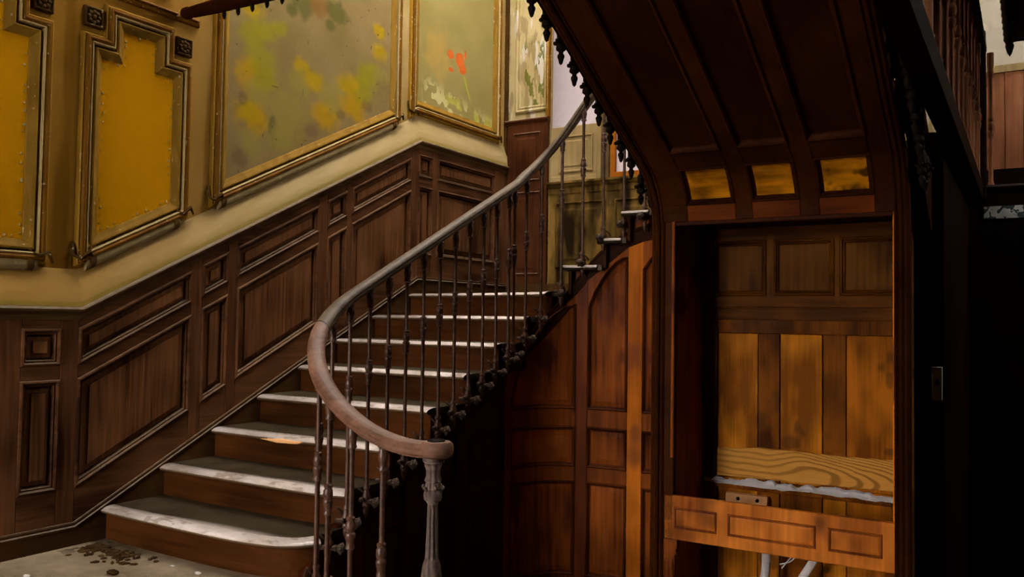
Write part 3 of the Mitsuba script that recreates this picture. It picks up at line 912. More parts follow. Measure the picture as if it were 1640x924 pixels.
sash(sx0, sxm, ZT + 0.06, WIN[3], 'white_paint'); sash(-3.185, sx1, ZT + 0.06, WIN[3], 'white_paint')
for a, b in ((sx0, sxm), (-3.185, sx1)):
    add('added_upper_pane', mesh([(a + .04, WY, ZT + .1), (b - .04, WY, ZT + .1), (b - .04, WY, WIN[3] - .05), (a + .04, WY, WIN[3] - .05)], [(0, 1, 2), (0, 2, 3)]), 'clear_glass', wn)  # unseen clear panes added to throw more daylight on wall and treads

# ================================================================== the lower flight
ST = thing('staircase', 'wide wooden staircase with worn pale nosings rising beside the panelled wall', 'staircase')
# platform in front of the first riser
edge = [tuple(p[:2]) for p in WP[WU < np.interp(3.1, [2.6, 3.2], [0, 1]) * 0 + WU[_front][-1] + 0.05]]
plat = [(-D + 0.001, 1.45), (-2.6, 1.40), (-1.75, 1.62)] + edge + [(-D + 0.001, edge[-1][1])]
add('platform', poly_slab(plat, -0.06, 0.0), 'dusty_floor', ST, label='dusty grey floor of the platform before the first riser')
fr = [(-D + 0.001, 1.47), (-2.6, 1.42), (-1.77, 1.64)]
for i in (1, 2):
    g = 0.30 * i
    pts = [(-D + 0.001, 1.45 - g), (-2.55, 1.40 - g), (-1.60 + .1 * i, 1.62 - g * .7), (-1.45 + .1 * i, 2.0), (-1.52 + 0.05 * i, 2.42 + .03 * i), (-1.85, 2.45 + .03 * i), (-1.9, 1.9), (-D + 0.001, 1.9)]
    add('lower_step', poly_slab(pts, FL if i == 2 else FL + 0.0, -RISE * i), 'tread_wood', ST)
NOSE_R = -2.865
yn = [Y1 + GO * i for i in range(8)]
yw = list(yn); yw[6] = yn[6] + 0.05; yw[7] = yn[7] + 0.13
XL = -D + 0.046
TT = 0.036


def nose_line(i):
    if i == 0:
        return [(XL, 2.723), (-3.4, 2.705), (-3.15, 2.715), (-2.98, 2.745), (-2.87, 2.80), (-2.80, 2.90)]
    if i == 1:
        return [(XL, yn[1]), (-3.2, yn[1] - 0.005), (-2.98, yn[1] + 0.005), (-2.86, yn[1] + 0.04)]
    if i == 7:
        return [(XL, yw[7]), (-3.3, 5.19), (-3.0, 5.10), (-2.87, 5.02), (-2.80, 4.975)]
    return [(XL, yw[i]), (NOSE_R, yn[i])]


def halfround(line, z, r, n=6):
    """rounded front edge along the nose line, bulging towards -y"""
    line = np.asarray(line, float)
    t = np.gradient(line, axis=0); t /= np.linalg.norm(t, axis=1, keepdims=True)
    out = np.stack([t[:, 1], -t[:, 0]], 1)
    w = 0.075
    a = np.linspace(np.pi / 2, 0, n)
    pr = [(-w * (1 - math.cos(q)) , z + 0.0005 - 0.021 * (1 - math.sin(q))) for q in a] + [(-0.003, z - 0.028), (-0.012, z - TT), (-w, z - TT)]
    n = len(pr)
    V, Fc = [], []
    for p, o in zip(line, out):
        for d, zz in pr:
            V.append((*(p + o * d), zz))
    for i in range(len(line) - 1):
        for k in range(n - 1):
            b = i * n + k
            Fc += [(b, b + n + 1, b + n), (b, b + 1, b + n + 1)]
    return mesh(V, Fc)


def dense(line, n=10):
    line = np.asarray(line, float)
    c = np.r_[0, np.cumsum(np.linalg.norm(np.diff(line, axis=0), axis=1))]
    from scipy.interpolate import PchipInterpolator
    u = np.linspace(0, c[-1], n * (len(line) - 1) + 1)
    return np.stack([np.interp(u, c, line[:, 0]), PchipInterpolator(c, line[:, 1])(u) if len(line) > 2 else np.interp(u, c, line[:, 1])], 1)


for i in range(8):
    z = RISE * (i + 1)
    nl = dense(nose_line(i), 6)
    t = np.gradient(nl, axis=0); t /= np.linalg.norm(t, axis=1, keepdims=True)
    inn = np.stack([-t[:, 1], t[:, 0]], 1)
    front = nl + inn * 0.074
    if i < 7:
        nb = dense(nose_line(i + 1), 6)[::-1] + np.array([0, 0.06])
        if i == 0:
            nb = np.vstack([[(-2.865, 3.14)], nb[nb[:, 0] < -2.88]])
    else:
        nb = np.array([(-2.68, 5.055), (-2.80, 5.5), (-3.1, 6.78), (XL, 6.78)])
    k = add('tread', poly_slab(np.vstack([front, nb]), z - TT, z), 'tread_wood', ST)
    add('nosing', halfround(nl, z, TT / 2, 8), 'worn_lit_nosing', k, smooth=60)
    if i == 2:
        add('splintered_edge', loft(np.array([(-3.80, z - 0.030), (-3.66, z - 0.042), (-3.50, z - 0.036), (-3.46, z - 0.022), (-3.62, z - 0.016)]), [(0, -0.02), (0.0, 0.004), (0.004, 0.007)], lambda u, v, d, y_=yn[2]: (u, y_ - d, v)), 'fresh_wood', k, label='splintered pale edge below the worn nosing')
    rl = nl + inn * 0.035
    V = np.vstack([np.column_stack([rl, np.full(len(rl), z - RISE)]), np.column_stack([rl, np.full(len(rl), z - TT + 0.002)])])
    m = len(rl)
    Fc = []
    for q in range(m - 1):
        Fc += [(q, q + 1, q + 1 + m), (q, q + 1 + m, q + m)]
    rb = rl + inn * 0.02
    V = np.vstack([V, np.column_stack([rb, np.full(m, z - RISE)]), np.column_stack([rb, np.full(m, z - TT + 0.002)])])
    for q in range(m - 1):
        Fc += [(2 * m + q, 3 * m + q, 3 * m + q + 1), (2 * m + q, 3 * m + q + 1, 2 * m + q + 1)]
    Fc += [(m - 1, 3 * m - 1, 4 * m - 1), (m - 1, 4 * m - 1, 2 * m - 1)]
    add('riser', mesh(V, Fc), 'riser_wood', ST)
    # end face of the step on the open side
    if i < 7:
        add('step_end', box(-2.93, -2.880, nl[-1][1] + 0.04, yn[i + 1] + 0.05 if i != 0 else yn[1] + 0.08, z - RISE - 0.01, z - TT), 'string_wood', ST)
# winders round the head of the well, seen from below
WN = [(-2.695, -3.15, 9), (-2.45, -2.62, 10), (-2.28, -2.25, 11), (-2.09, -1.85, 12)]
for j, (xa, xb, k) in enumerate(WN):
    z = RISE * k
    nxt = WN[j + 1] if j < 3 else None
    xe, xf = (nxt[0], nxt[1]) if nxt else (-0.46, -0.46)

    def wy(x):
        return float(np.interp(x, [-2.9, -2.7, -2.55, -2.2, -1.9, -1.7, -1.6], [4.9, 5.05, 5.075, 5.09, 5.075, 4.95, 4.85])) - 0.015
    xs_ = np.linspace(xa, min(xe, -1.66) + 0.03, 8)
    pts = [(x, wy(x)) for x in xs_]
    if j == 3:
        pts += [(-1.655, 4.45), (-0.46, 4.45), (-0.46, 6.78)]
    else:
        pts += [(xf + 0.03, 6.78)]
    pts += [(xb, 6.78)]
    t = add('tread', poly_slab(pts, z - TT, z), 'tread_wood', ST)
    ring = [(x, wy(x) + 0.088) for x in np.linspace(xa + 0.03, min(xe, -1.66) + 0.03, 8)]
    add('step_end', poly_slab(ring + [(x, y + 0.03) for x, y in ring[::-1]], z - RISE - 0.03, z - TT), 'understair_frame', ST)
    add('nosing', halfround([(xb, 6.78), (xa, wy(xa))], z, TT / 2, 8), 'worn_lit_nosing', t, smooth=60)
    add('nosing', tube([(x, wy(x) - 0.002, z - TT / 2) for x in np.linspace(xa, min(xe, -1.66), 8)], TT / 2, 8), 'tread_wood', t, smooth=60)
    d = np.array([xb - xa, 6.78 - wy(xa)]); d /= np.linalg.norm(d); nn = np.array([d[1], -d[0]])
    a0, b0 = np.array([xa, wy(xa) + 0.02]) + nn * 0.03, np.array([xb, 6.78]) + nn * 0.03
    q = [tuple(a0), tuple(b0), tuple(b0 + nn * 0.02), tuple(a0 + nn * 0.02)]
    add('riser', poly_slab(q, z - RISE - 0.02, z - TT), 'riser_wood', ST)

# wall below the open side of the stair, following the string round the well
uE = WU[-1]
us = np.linspace(0.0, uE, 90)
top = np.minimum(wpitch(us) - 0.19, 2.0)
V = np.vstack([np.stack(MC(us, np.full(90, FL), np.zeros(90)), -1), np.stack(MC(us, top, np.zeros(90)), -1),
               np.stack(MC(us, np.full(90, FL), np.full(90, -0.04)), -1), np.stack(MC(us, top, np.full(90, -0.04)), -1)])
Fc = []
for i in range(89):
    Fc += [(i, i + 1, 91 + i), (i, 91 + i, 90 + i), (180 + i, 271 + i, 181 + i), (180 + i, 270 + i, 271 + i), (90 + i, 91 + i, 271 + i), (90 + i, 271 + i, 270 + i)]
US = thing('understair_panelling', 'curved wooden panelling under the winding stair with arched upper panels', 'wall panelling')
add('backing', mesh(V, Fc), 'understair_dark', US)
# string moulding along the top
sl = [u for u in np.linspace(0.02, uE - 0.02, 80)]
add('string', run([(0.0, -0.335), (0.010, -0.335), (0.014, -0.325), (0.010, -0.315), (0.010, -0.215), (0.016, -0.205), (0.016, -0.19), (0.0, -0.19)], sl, MCP), 'string_wood', ST, label='dark curved string along the open side of the stair')

# panels: (u0, u1) columns
uy = lambda y: u_at(y=y)
ux = lambda x: u_at(x=x)
UC = [(uy(3.30), uy(3.62)), (uy(3.74), uy(4.10)), (uy(4.22), uy(4.62)), (ux(-2.865) if False else uy(4.70), ux(-2.625)), (ux(-2.545), ux(-2.26)), (ux(-2.155), ux(-1.88))]
VR = [(-0.50, 0.125), (0.222, 0.490), (0.607, None)]
for ci, (a, b) in enumerate(UC):
    fm, pm_ = ('understair_frame', 'red_wood') if ci >= 3 else ('understair_dark', 'understair_dark')  # straight run: darker copy of the same panelling, its shade put in colour
    for v0, v1 in VR:
        ta, tb = float(wpitch(a)) - 0.36, float(wpitch(b)) - 0.36
        if v1 is None:
            if min(ta, tb) < v0 + 0.08:
                continue
            P = [(a, v0), (b, v0), (b, tb)]
            if ci >= 3:
                n = 7
                for q in np.linspace(0, 1, n)[1:-1]:      # raked arch following the stair
                    P.append((b + (a - b) * q, tb + (ta - 0.10 - tb) * q ** 1.6 + 0.02 * math.sin(q * math.pi)))
                P.append((a, ta - 0.12))
            else:
                P.append((a, ta))
        else:
            if min(ta, tb) < v1:
                if min(ta, tb) < v0 + 0.12: continue
                v1b = min(v1, ta), min(v1, tb)
                P = [(a, v0), (b, v0), (b, v1b[1]), (a, v1b[0])]
            else:
                P = R4(a, b, v0, v1)
        P = np.array(P)
        st = (0, 0.04)
        add('panel_moulding', loft(P, [(0.0, 0.002), (0.0, 0.024), (0.006, 0.028), (0.014, 0.020), (0.018, 0.008), (0.026, 0.006)], MC, False, 0.05), 'understair_dark' if ci < 3 else 'understair_groove', US, smooth=25)
        add('panel', loft(P, [(0.022, 0.003), (0.040, 0.004), (0.058, 0.010)], MC, True, 0.05, st), pm_, US, smooth=25)
# stiles and rails
se = [uy(3.18)] + [c for p in UC for c in p] + [ux(-1.80)]
for i in range(0, len(se), 2):
    a, b = se[i], se[i + 1]
    if i == 0: a = b - 0.10
    fm = 'understair_frame' if i >= 6 else 'understair_dark'
    if i == 8: fm = 'understair_stile'
    if i == 10: fm = 'orange_stile'
    h = float(min(wpitch(a), wpitch(b))) - 0.30
    add('stile', loft(np.array([(a, FL), (b, FL), (b, float(wpitch(b)) - 0.30), (a, float(wpitch(a)) - 0.30)]), [(0, 0.0), (0, 0.019), (0.004, 0.022)], MC, True, 0.06, (0, 0.04)), fm, US, smooth=25)
for ci, (a, b) in enumerate(UC):
    fm = 'understair_frame' if ci >= 3 else 'understair_dark'
    for v0, v1 in ((FL, -0.50), (0.125, 0.222), (0.490, 0.607)):
        if float(wpitch(a)) - 0.36 > v1 + 0.05:
            add('rail', loft(R4(a, b, v0, v1), [(0, 0.0), (0, 0.018), (0.004, 0.021)], MC, True, 0.06, (0, 0.04)), fm, US, smooth=25)
    if ci >= 3:
        ta, tb = float(wpitch(a)), float(wpitch(b))
        P = [(a, ta - 0.48), ]
        for q in np.linspace(0, 1, 7)[1:-1]:
            q2 = 1 - q
            P.append((b + (a - b) * q2, tb - 0.36 + (ta - 0.46 - (tb - 0.36)) * q2 ** 1.6 + 0.02 * math.sin(q2 * math.pi)))
        P += [(b, tb - 0.36), (b, tb - 0.30), (a, ta - 0.30)]
        add('spandrel', loft(np.array(P), [(0, 0.0), (0, 0.020)], MC, True, 0.06, (0, 0.04)), 'understair_frame', US, smooth=25)

# ================================================================== balustrade
BL = thing('balustrade', 'curved stair balustrade of slender iron balusters under a broad wooden handrail', 'balustrade')
_half = [(0.0, 0.0), (0.016, -0.002), (0.029, -0.008), (0.0365, -0.017), (0.0380, -0.024), (0.0345, -0.029), (0.0345, -0.032), (0.0375, -0.036), (0.0365, -0.044), (0.030, -0.050), (0.021, -0.053), (0.020, -0.057), (0.0, -0.057)]
RPROF = (_half + [(-a, b) for a, b in _half[-2:0:-1]])


def densify(P, step=0.03):
    c = np.r_[0, np.cumsum(np.linalg.norm(np.diff(P, axis=0), axis=1))]
    u = np.linspace(0, c[-1], int(c[-1] / step))
    return np.stack([np.interp(u, c, P[:, i]) for i in range(3)], 1)


rp_ = densify(RAIL)
for _ in range(3):
    rp_[1:-1] = 0.25 * rp_[:-2] + 0.5 * rp_[1:-1] + 0.25 * rp_[2:]
hr = add('handrail', sweep(rp_, RPROF), 'handrail_wood', BL, smooth=50, label='broad worn wooden handrail sweeping down to the newel')
NP = RAIL[0]
add('rail_end', lathe([(0.0, -0.056), (0.040, -0.056), (0.050, -0.050), (0.056, -0.040), (0.058, -0.022), (0.054, -0.008), (0.046, -0.001), (0.0, 0.0)], 28, origin=(NP[0] + 0.015, NP[1], NP[2] + 0.001)), 'handrail_wood', hr, smooth=40)
add('rail_button', lathe([(0.0, 0.0), (0.030, 0.0), (0.031, 0.003), (0.027, 0.006), (0.024, 0.003), (0.0, 0.003)], 24, origin=(NP[0] + 0.010, NP[1], NP[2] + 0.001)), 'black_iron', hr, smooth=40)
# newel
nz = NP[2] - 0.056
nb_ = -RISE * 1
prof = [(0.036, 0.0), (0.037, -.012), (0.030, -.018), (0.026, -.024), (0.022, -.04), (0.0215, -.062), (0.024, -.07), (0.0245, -.078), (0.021, -.083), (0.024, -.092), (0.025, -.104), (0.021, -.11), (0.028, -.118),
        (0.032, -.130), (0.031, -.142), (0.022, -.150), (0.0175, -.158), (0.0160, -.17), (0.0168, -.22), (0.019, -.30), (0.0205, -.338), (0.024, -.345), (0.0285, -.362), (0.033, -.40), (0.035, -.43), (0.033, -.45),
        (0.025, -.475), (0.023, -.49), (0.036, -.505), (0.038, -.53), (0.030, -.55), (0.034, -.60), (0.042, -.70), (0.052, nb_ + 0.06 - nz), (0.056, nb_ + 0.05 - nz), (0.056, nb_ - nz)]
nmesh = lathe([(r, z + nz) for r, z in prof], 48, origin=(NP[0], NP[1], 0))
v = nmesh.vertices - np.array([NP[0], NP[1], 0]); ang = np.arctan2(v[:, 1], v[:, 0]); zz = v[:, 2] - nz
fl = np.where((zz < -.16) & (zz > -.34), 1 + 0.15 * np.cos(ang * 8), 1.0)
lf = np.where((zz < -.345) & (zz > -.46), 1 + 0.13 * np.abs(np.cos(ang * 3 + zz * 12)) + 0.05 * np.sin(zz * 160), 1.0)
lc = np.where((zz < -.02) & (zz > -.12), 1 + 0.18 * np.abs(np.cos(ang * 4)) + 0.06 * np.sin(zz * 220), 1.0)
v[:, :2] *= (fl * lf * lc)[:, None]
nmesh.vertices = v + np.array([NP[0], NP[1], 0])
nw = add('newel_post', nmesh, 'dusty_iron', BL, smooth=35, label='ornate cast iron newel post with fluted shaft and leafy bulb')
for a in range(6):
    th = a * math.pi / 3 + 0.3
    d = np.array([math.cos(th), math.sin(th), 0])
    add('leaf_ornament', tube([np.array([NP[0], NP[1], nz - z]) + d * r for r, z in ((.026, .10), (.034, .108), (.038, .100), (.035, .094))], [.004, .005, .005, .003], 6), 'dusty_iron', nw, smooth=50)

BPROF = [(.017, 0), (.018, .008), (.021, .014), (.015, .022), (.016, .03), (.0195, .045), (.0205, .055), (.0165, .075), (.0150, .088), (.0185, .094), (.0185, .100), (.0115, .106), (.0098, .12), (.0098, .355), (.012, .360),
         (.0175, .364), (.0175, .372), (.0140, .377), (.0185, .386), (.0205, .400), (.0180, .412), (.0145, .418), (.0195, .424), (.0205, .434), (.0165, .452), (.0150, .466), (.0180, .472), (.0180, .479), (.0115, .485), (.0098, .50)]


def baluster(p, out, length, bracket=True, mat='rusty_iron', group_smooth=40, parent=None, name='baluster', lab=None):
    """p: point under the rail; hangs down length, ends in a collar, a bracket back to the string and a drop"""
    e = length - 0.17
    pr = BPROF + [(.0098, e - .01), (.0165, e), (.0185, e + .010), (.0130, e + .018), (.0150, e + .03), (.0215, e + .05), (.0235, e + .065), (.0170, e + .082), (.0200, e + .090), (.0200, e + .100), (.0130, e + .110), (.0155, e + .122), (.0120, e + .140), (.0070, e + .155), (.0002, e + .17)]
    pr = [(r, -z) for r, z in pr]
    k = add(name, lathe(pr, 12, origin=p), mat, parent or BL, smooth=group_smooth, label=lab)
    if bracket:
        o = np.array([out[0], out[1], 0.0]); c = p + np.array([0, 0, -(e + .075)]); s = np.array([-out[1], out[0], 0.0])
        m = [lathe([(.0, -.060), (.012, -.060), (.012, .030), (.016, .034), (.016, .040), (.011, .044), (.020, .052), (.0245, .062), (.0245, .070), (.018, .080), (.009, .084), (.006, .090), (.0, .091)], 10, axis=o, origin=c)]
        for a in range(6):
            q = trimesh.creation.icosphere(1, .0085); t = a * math.pi / 3
            q.apply_translation(c + o * .066 + 0.021 * (math.cos(t) * s + math.sin(t) * np.array([0, 0, 1.0]))); m.append(q)
        t = np.linspace(0, 1, 12)
        path = [c + np.array([0, 0, .02]) + o * (-.055 + .04 * q) + np.array([0, 0, .05 * math.sin(q * math.pi)]) + s * (.03 * math.cos(q * 5.5)) for q in t]
        m.append(tube(path, .0055, 6))
        q = trimesh.creation.icosphere(1, .013); q.apply_translation(c - s * .034 + np.array([0, 0, .012])); m.append(q)
        add('bracket', cat(m), 'bracket_iron', k, smooth=40)
    return k


# along the front curve, the flight and round the well, one every 147 mm
us_b = [np.interp(y, RAIL[len(FRONT) - 1:len(FRONT) + 22, 1], _cum[len(FRONT) - 1:len(FRONT) + 22]) for y in (3.10 + 0.147 * np.arange(1, 12))]
first = us_b[0]
us_b = [0.265, 0.465, 0.68, 0.89, 1.09, 1.29, first - 0.147] + us_b
last = us_b[-1]
u = last + 0.147
while u < U_A1 + 0.05:
    us_b.append(u); u += 0.147
for u in us_b:
    p, t, o = rail_at(u)
    baluster(p + np.array([0, 0, -0.050]) + np.r_[o, 0] * 0.014, o, 1.16)
add('cap_wreath', tube([np.array([-2.46, 5.075, 2.835]) + np.array([.022 * math.cos(a) * (1 - a / 9), 0.01 * a / 7, .045 * math.sin(a) * (1 - a / 9)]) for a in np.linspace(0.3, 6.5, 24)], .011, 7), 'cream_paint', hr, smooth=40, label='chipped pale scroll at the upper end of the visible rail')

# ================================================================== the upper flight, seen from below
XA, XB = -1.60, -0.435
UF = thing('upper_stair_flight', 'underside of the upper stair flight with dark panels and ribs', 'staircase')
PC = [(-1.415, -1.180), (-1.100, -0.885), (-0.800, -0.570)]
s_l0 = 1.695 - 1.0                       # lintel edge
s_p0, s_p1 = s_l0 + 0.085, S_ARC1 - 0.055
s_r1 = S_ARC1 + 0.075
add('soffit_board', slab(XA, XB, s_l0, S_TOP, -0.03, 0.0, MS, 0.002, 0.04, (1, 0.04)), 'soffit_wood', UF, smooth=20)
for i, (a, b) in enumerate(PC):
    P = R4(a, b, s_p0, s_p1)
    q = add('cove_panel', loft(P, [(0.020, 0.0), (0.024, 0.003)], MS, True, 0.04, (1, 0.03)), 'cove_wood', UF, smooth=25, label='curved orange brown cove panel under the flight')
    add('moulding', loft(P, [(-0.004, 0.020), (0.002, 0.024), (0.008, 0.022), (0.014, 0.010), (0.022, 0.004)], MS, False, 0.04), 'soffit_wood', q, smooth=25)
    P = R4(a - 0.005, b + 0.005, s_r1, S_TOP - 0.2)
    q = add('soffit_panel', loft(P, [(0.024, 0.001), (0.028, 0.004)], MS, True), 'soffit_wood', UF)
    add('moulding', loft(P, [(-0.004, 0.020), (0.004, 0.028), (0.012, 0.022), (0.018, 0.008), (0.026, 0.004)], MS, False), 'rib_wood', q)
ed = [XA, PC[0][0], PC[0][1], PC[1][0], PC[1][1], PC[2][0], PC[2][1], XB]
for i in range(0, 8, 2):
    add('rib', slab(ed[i], ed[i + 1], s_l0, S_TOP, 0.0, 0.018, MS, 0.003, 0.04, (1, 0.04)), 'rib_wood', UF, smooth=20)
for (a, b) in PC:
    add('rail', slab(a, b, s_p1, s_r1, 0.0, 0.018, MS, 0.003, 0.04, (1, 0.03)), 'rib_wood', UF, smooth=20)
    add('rail', slab(a, b, s_l0, s_p0, 0.0, 0.018, MS, 0.003), 'red_wood_flat', UF)
# edge mouldings run from the floor up the alcove's corner, round the cove and up the slope
s_f = FL - 1.0


def MSX(x0, sgn):
    return lambda s, w, d: MS(x0 + sgn * w, s, d)


svals = list(np.linspace(s_f, S_ARC0, 6)) + list(np.linspace(S_ARC0, S_ARC1, 12))[1:] + list(np.linspace(S_ARC1, S_TOP, 6))[1:]
svals = [float(q) for q in svals]
for x0, sgn in ((XA - 0.004, 1), (XB + 0.004, -1)):
    pr = [(0.0, 0.0), (0.022, 0.004), (0.030, 0.014), (0.026, 0.024), (0.034, 0.034), (0.028, 0.044), (0.016, 0.048), (0.024, 0.058), (0.016, 0.066), (0.0, 0.068)]
    add('edge_moulding', run(pr, svals, MSX(x0, sgn)), 'rib_wood' if sgn == 1 else 'soffit_wood', UF, smooth=30)
    # string above the soffit
    zs = lambda y: 2.016 + .5 * (3.65 - y)
    xs0, xs1 = (x0 - 0.035, x0) if sgn == 1 else (x0, x0 + 0.035)
    ys_ = [4.45, 3.75, 0.7]
    zt = [zs(4.45) + 0.42, zs(3.75) + 0.42, zs(0.7) + 0.42]
    pol = [(4.45, zs(4.45) + 0.03), (3.9, zs(3.9) + 0.03), (0.7, zs(0.7) - 0.0), (0.7, zt[2]), (4.45, zt[0])]
    m = trimesh.creation.extrude_polygon(sg.Polygon(pol), xs1 - xs0, engine='earcut')
    v = m.vertices; m.vertices = np.stack([xs0 + v[:, 2], v[:, 0], v[:, 1]], 1)
    sk = add('string', m, 'string_wood', UF)
    # ornamental drops hanging off the string, one under each baluster
    ox = -1 if sgn == 1 else 1
    xd = (x0 - 0.035 - 0.012) if sgn == 1 else (x0 + 0.035 + 0.012)
    for i in range(17):
        y = 4.02 - 0.122 * i
        zb = zs(y) - 0.005 if y < 3.85 else zs(3.85) - 0.08
        m = [lathe([(0.0, .105), (.014, .10), (.018, .085), (.018, .03), (.021, .022), (.021, .010), (.012, .004), (.0085, -.004), (.0145, -.012), (.0150, -.020), (.0115, -.030), (.0075, -.046), (.0001, -.054)], 10, origin=(xd, y, zb))]
        for dy in (-1, 1):
            q = trimesh.creation.icosphere(1, .010); q.apply_translation([xd, y + dy * .030, zb + .042]); m.append(q)
            m.append(lathe([(.010, -.030), (.010, .030)], 8, axis=(0, 1, 0), origin=(xd, y, zb + .042)))
        q = trimesh.creation.icosphere(1, .010); q.apply_translation([xd + ox * .026, y, zb + .042]); m.append(q)
        m.append(lathe([(.009, -.03), (.009, .026)], 8, axis=(ox, 0, 0), origin=(xd, y, zb + .042)))
        m.append(lathe([(.016, -.02), (.020, 0), (.016, .02)], 8, axis=(0, 1, 0), origin=(xd, y, zb + .042)))
        dk = add('drop', cat(m), 'black_iron', UF, smooth=40)
        if y < 3.95 and i % 1 == 0:
            add('baluster', lathe([(.010, 0), (.010, .30), (.018, .33), (.012, .36), (.018, .42), (.010, .45), (.010, .80), (.017, .84), (.017, .92)], 8, origin=(xd, y, zb + .10)), 'black_iron', dk, smooth=40)
    add('handrail', tube([(xd, y, zs(y) + 1.06) for y in (3.95, 2.5, 0.7)], 0.035, 10), 'handrail_wood', UF, smooth=40) if sgn == -1 else None
# steps of the upper flight
for i in range(10):
    y = 4.30 - GO * i
    z = RISE * 13 + RISE * i
    t = add('tread', box(XA + 0.002, XB - 0.002, y - GO + 0.03, y + 0.03, z - TT, z), 'riser_wood', UF)
    add('riser', box(XA + 0.002, XB - 0.002, y - 0.02, y, z - RISE, z - TT), 'riser_wood', UF)
add('upper_landing', box(-D, 3.0, -2.8, 0.78, 3.86, 4.05), 'soffit_wood', kind='structure', label='upper floor above the entrance, out of the picture', cat_='floor')

# ================================================================== panelled alcove under the upper flight
AL = thing('alcove', 'panelled wooden alcove under the upper flight with bare plank back', 'alcove')
XI0, XI1 = -1.487, -0.500
add('side_board', box(XI0 - 0.03, XI0, NICHE + 0.02, BACK + 0.02, FL, 1.72), 'red_wood', AL)
add('side_board', box(XI1, XI1 + 0.03, NICHE + 0.02, BACK + 0.02, FL, 1.72), 'alcove_panel', AL)
add('top_board', box(XI0 - 0.03, XI1 + 0.03, NICHE + 0.02, BACK + 0.02, 1.70, 1.73), 'soffit_wood', AL)
add('lintel', slab(XI0 - 0.002, XI1 + 0.002, 1.675, 1.70, -0.02, 0.012, MN), 'rib_wood', AL)
# jambs at the front
for x0, x1 in ((-1.532, XI0 - 0.001), (XI1 + 0.001, -0.505 + 0.06)):
    pass
add('jamb', slab(-1.536, -1.484, FL, 1.70, -0.02, 0.016, MN), 'rib_wood', AL)
add('jamb', slab(-0.503, -0.500 + 0.006, FL, 1.70, -0.02, 0.012, MN) if False else slab(-0.503, -0.488, FL, 1.70, -0.02, 0.012, MN), 'orange_wood', AL)
jm = [( -1.484, 0.012), (-1.470, 0.02)]
add('jamb_bead', lathe([(.009, 0), (.009, 1.15)], 10, origin=(-1.490, NICHE - 0.018, 0.545)), 'red_wood', AL, smooth=40)
# back: top row of three panels
add('back_frame', slab(XI0, XI1, 1.215, 1.70, -0.02, 0.004, MB), 'alcove_rail', AL)
AP = [(-1.402, -1.181), (-1.086, -0.849), (-0.767, -0.530)]
for a, b in AP:
    P = R4(a - 0.028, b + 0.028, 1.345, 1.630)
    q = add('back_panel', loft(P, [(0.024, 0.006), (0.028, 0.009)], MB), 'alcove_panel', AL)
    add('moulding', loft(P, [(-0.002, 0.006), (0.002, 0.022), (0.010, 0.026), (0.016, 0.014), (0.020, 0.018), (0.026, 0.008)], MB, False), 'alcove_rail', q)
for a, b in ((XI0, -1.43), (-1.153, -1.114), (-0.821, -0.795)):
    add('stile', slab(a, b, 1.30, 1.665, 0.0, 0.017, MB, 0.003), 'alcove_panel', AL)
add('rail', slab(XI0, XI1, 1.285, 1.345, 0.0, 0.017, MB, 0.003), 'alcove_rail', AL)
add('rail', slab(XI0, XI1, 1.63, 1.70, 0.0, 0.017, MB, 0.003), 'alcove_rail', AL)
add('rail', slab(-1.41, XI1, 1.222, 1.278, -0.01, 0.010, MB, 0.003), 'alcove_rail', AL)
add('header_board', slab(-1.408, XI1, 1.150, 1.220, -0.01, 0.006, MB, 0.003), 'board_brown', AL)
add('stile', slab(XI0, -1.412, FL, 1.283, -0.005, 0.012, MB, 0.003), 'alcove_panel', AL)
BX = [(-1.408, -1.198, 'board_yellow'), (-1.196, -1.087, 'board_brown'), (-1.085, -0.880, 'board_yellow'), (-0.878, -0.769, 'board_brown'), (-0.767, -0.502, 'board_amber')]
for i, (a, b, m) in enumerate(BX):
    dz = [0.0, 0.003, 0.001, -0.002, 0.002][i]
    add('back_board', slab(a + 0.0012, b - 0.0012, 0.40, 1.149, -0.02, 0.002 + dz, MB, 0.0025), m, AL)
    add('lower_board', slab(a + 0.0012, b - 0.0012, FL, 0.398, -0.02, 0.0 + dz, MB, 0.0025), ['board_yellow', 'board_amber', 'board_brown', 'board_yellow', 'board_amber'][i], AL)
pb = np.array([(-1.406, 0.405), (XI1, 0.418), (XI1, 0.565), (-0.80, 0.562), (-1.18, 0.568), (-1.30, 0.553), (-1.406, 0.553)])
add('plain_plank', loft(pb, [(0, 0.0), (0, 0.016), (0.003, 0.019)], MB), 'plain_board', AL, label='pale horizontal plank with bold grain across the alcove back')
# ragged line of white plaster left where a slab was torn out
g = np.random.default_rng(11)
xs_ = np.linspace(-1.47, -0.502, 90)
rg = meshkit.fbm(np.stack([xs_ * 22, xs_ * 0, xs_ * 0], 1), 4, 3)
up = 0.392 + 0.04 * (rg - 0.35) + 0.012 * np.exp(-((xs_ + 0.93) / .03) ** 2)
lo = 0.366 + 0.018 * (meshkit.fbm(np.stack([xs_ * 15, xs_ * 0 + 4, xs_ * 0], 1), 3, 5) - 0.5)
dep = 0.018 + 0.016 * meshkit.fbm(np.stack([xs_ * 40, xs_ * 0 + 9, xs_ * 0], 1), 3, 8)
V, Fc = [], []
for x, a, b, d in zip(xs_, up, lo, dep):
    V += [(x, BACK - 0.004, a), (x, BACK - d, a - 0.006), (x, BACK - d - 0.005, (a + b) / 2), (x, BACK - d * 0.8, b), (x, BACK - 0.002, b - 0.004)]
for i in range(len(xs_) - 1):
    for k in range(4):
        q = i * 5 + k
        Fc += [(q, q + 5, q + 6), (q, q + 6, q + 1)]
add('plaster_residue', mesh(V, Fc), 'white_residue', smooth=False, label='ragged line of white plaster residue across the back of the alcove', cat_='plaster')
add('dark_shelf_line', slab(-1.41, XI1, 0.345, 0.366, 0.0, 0.016, MB, 0.003), 'board_brown', AL)
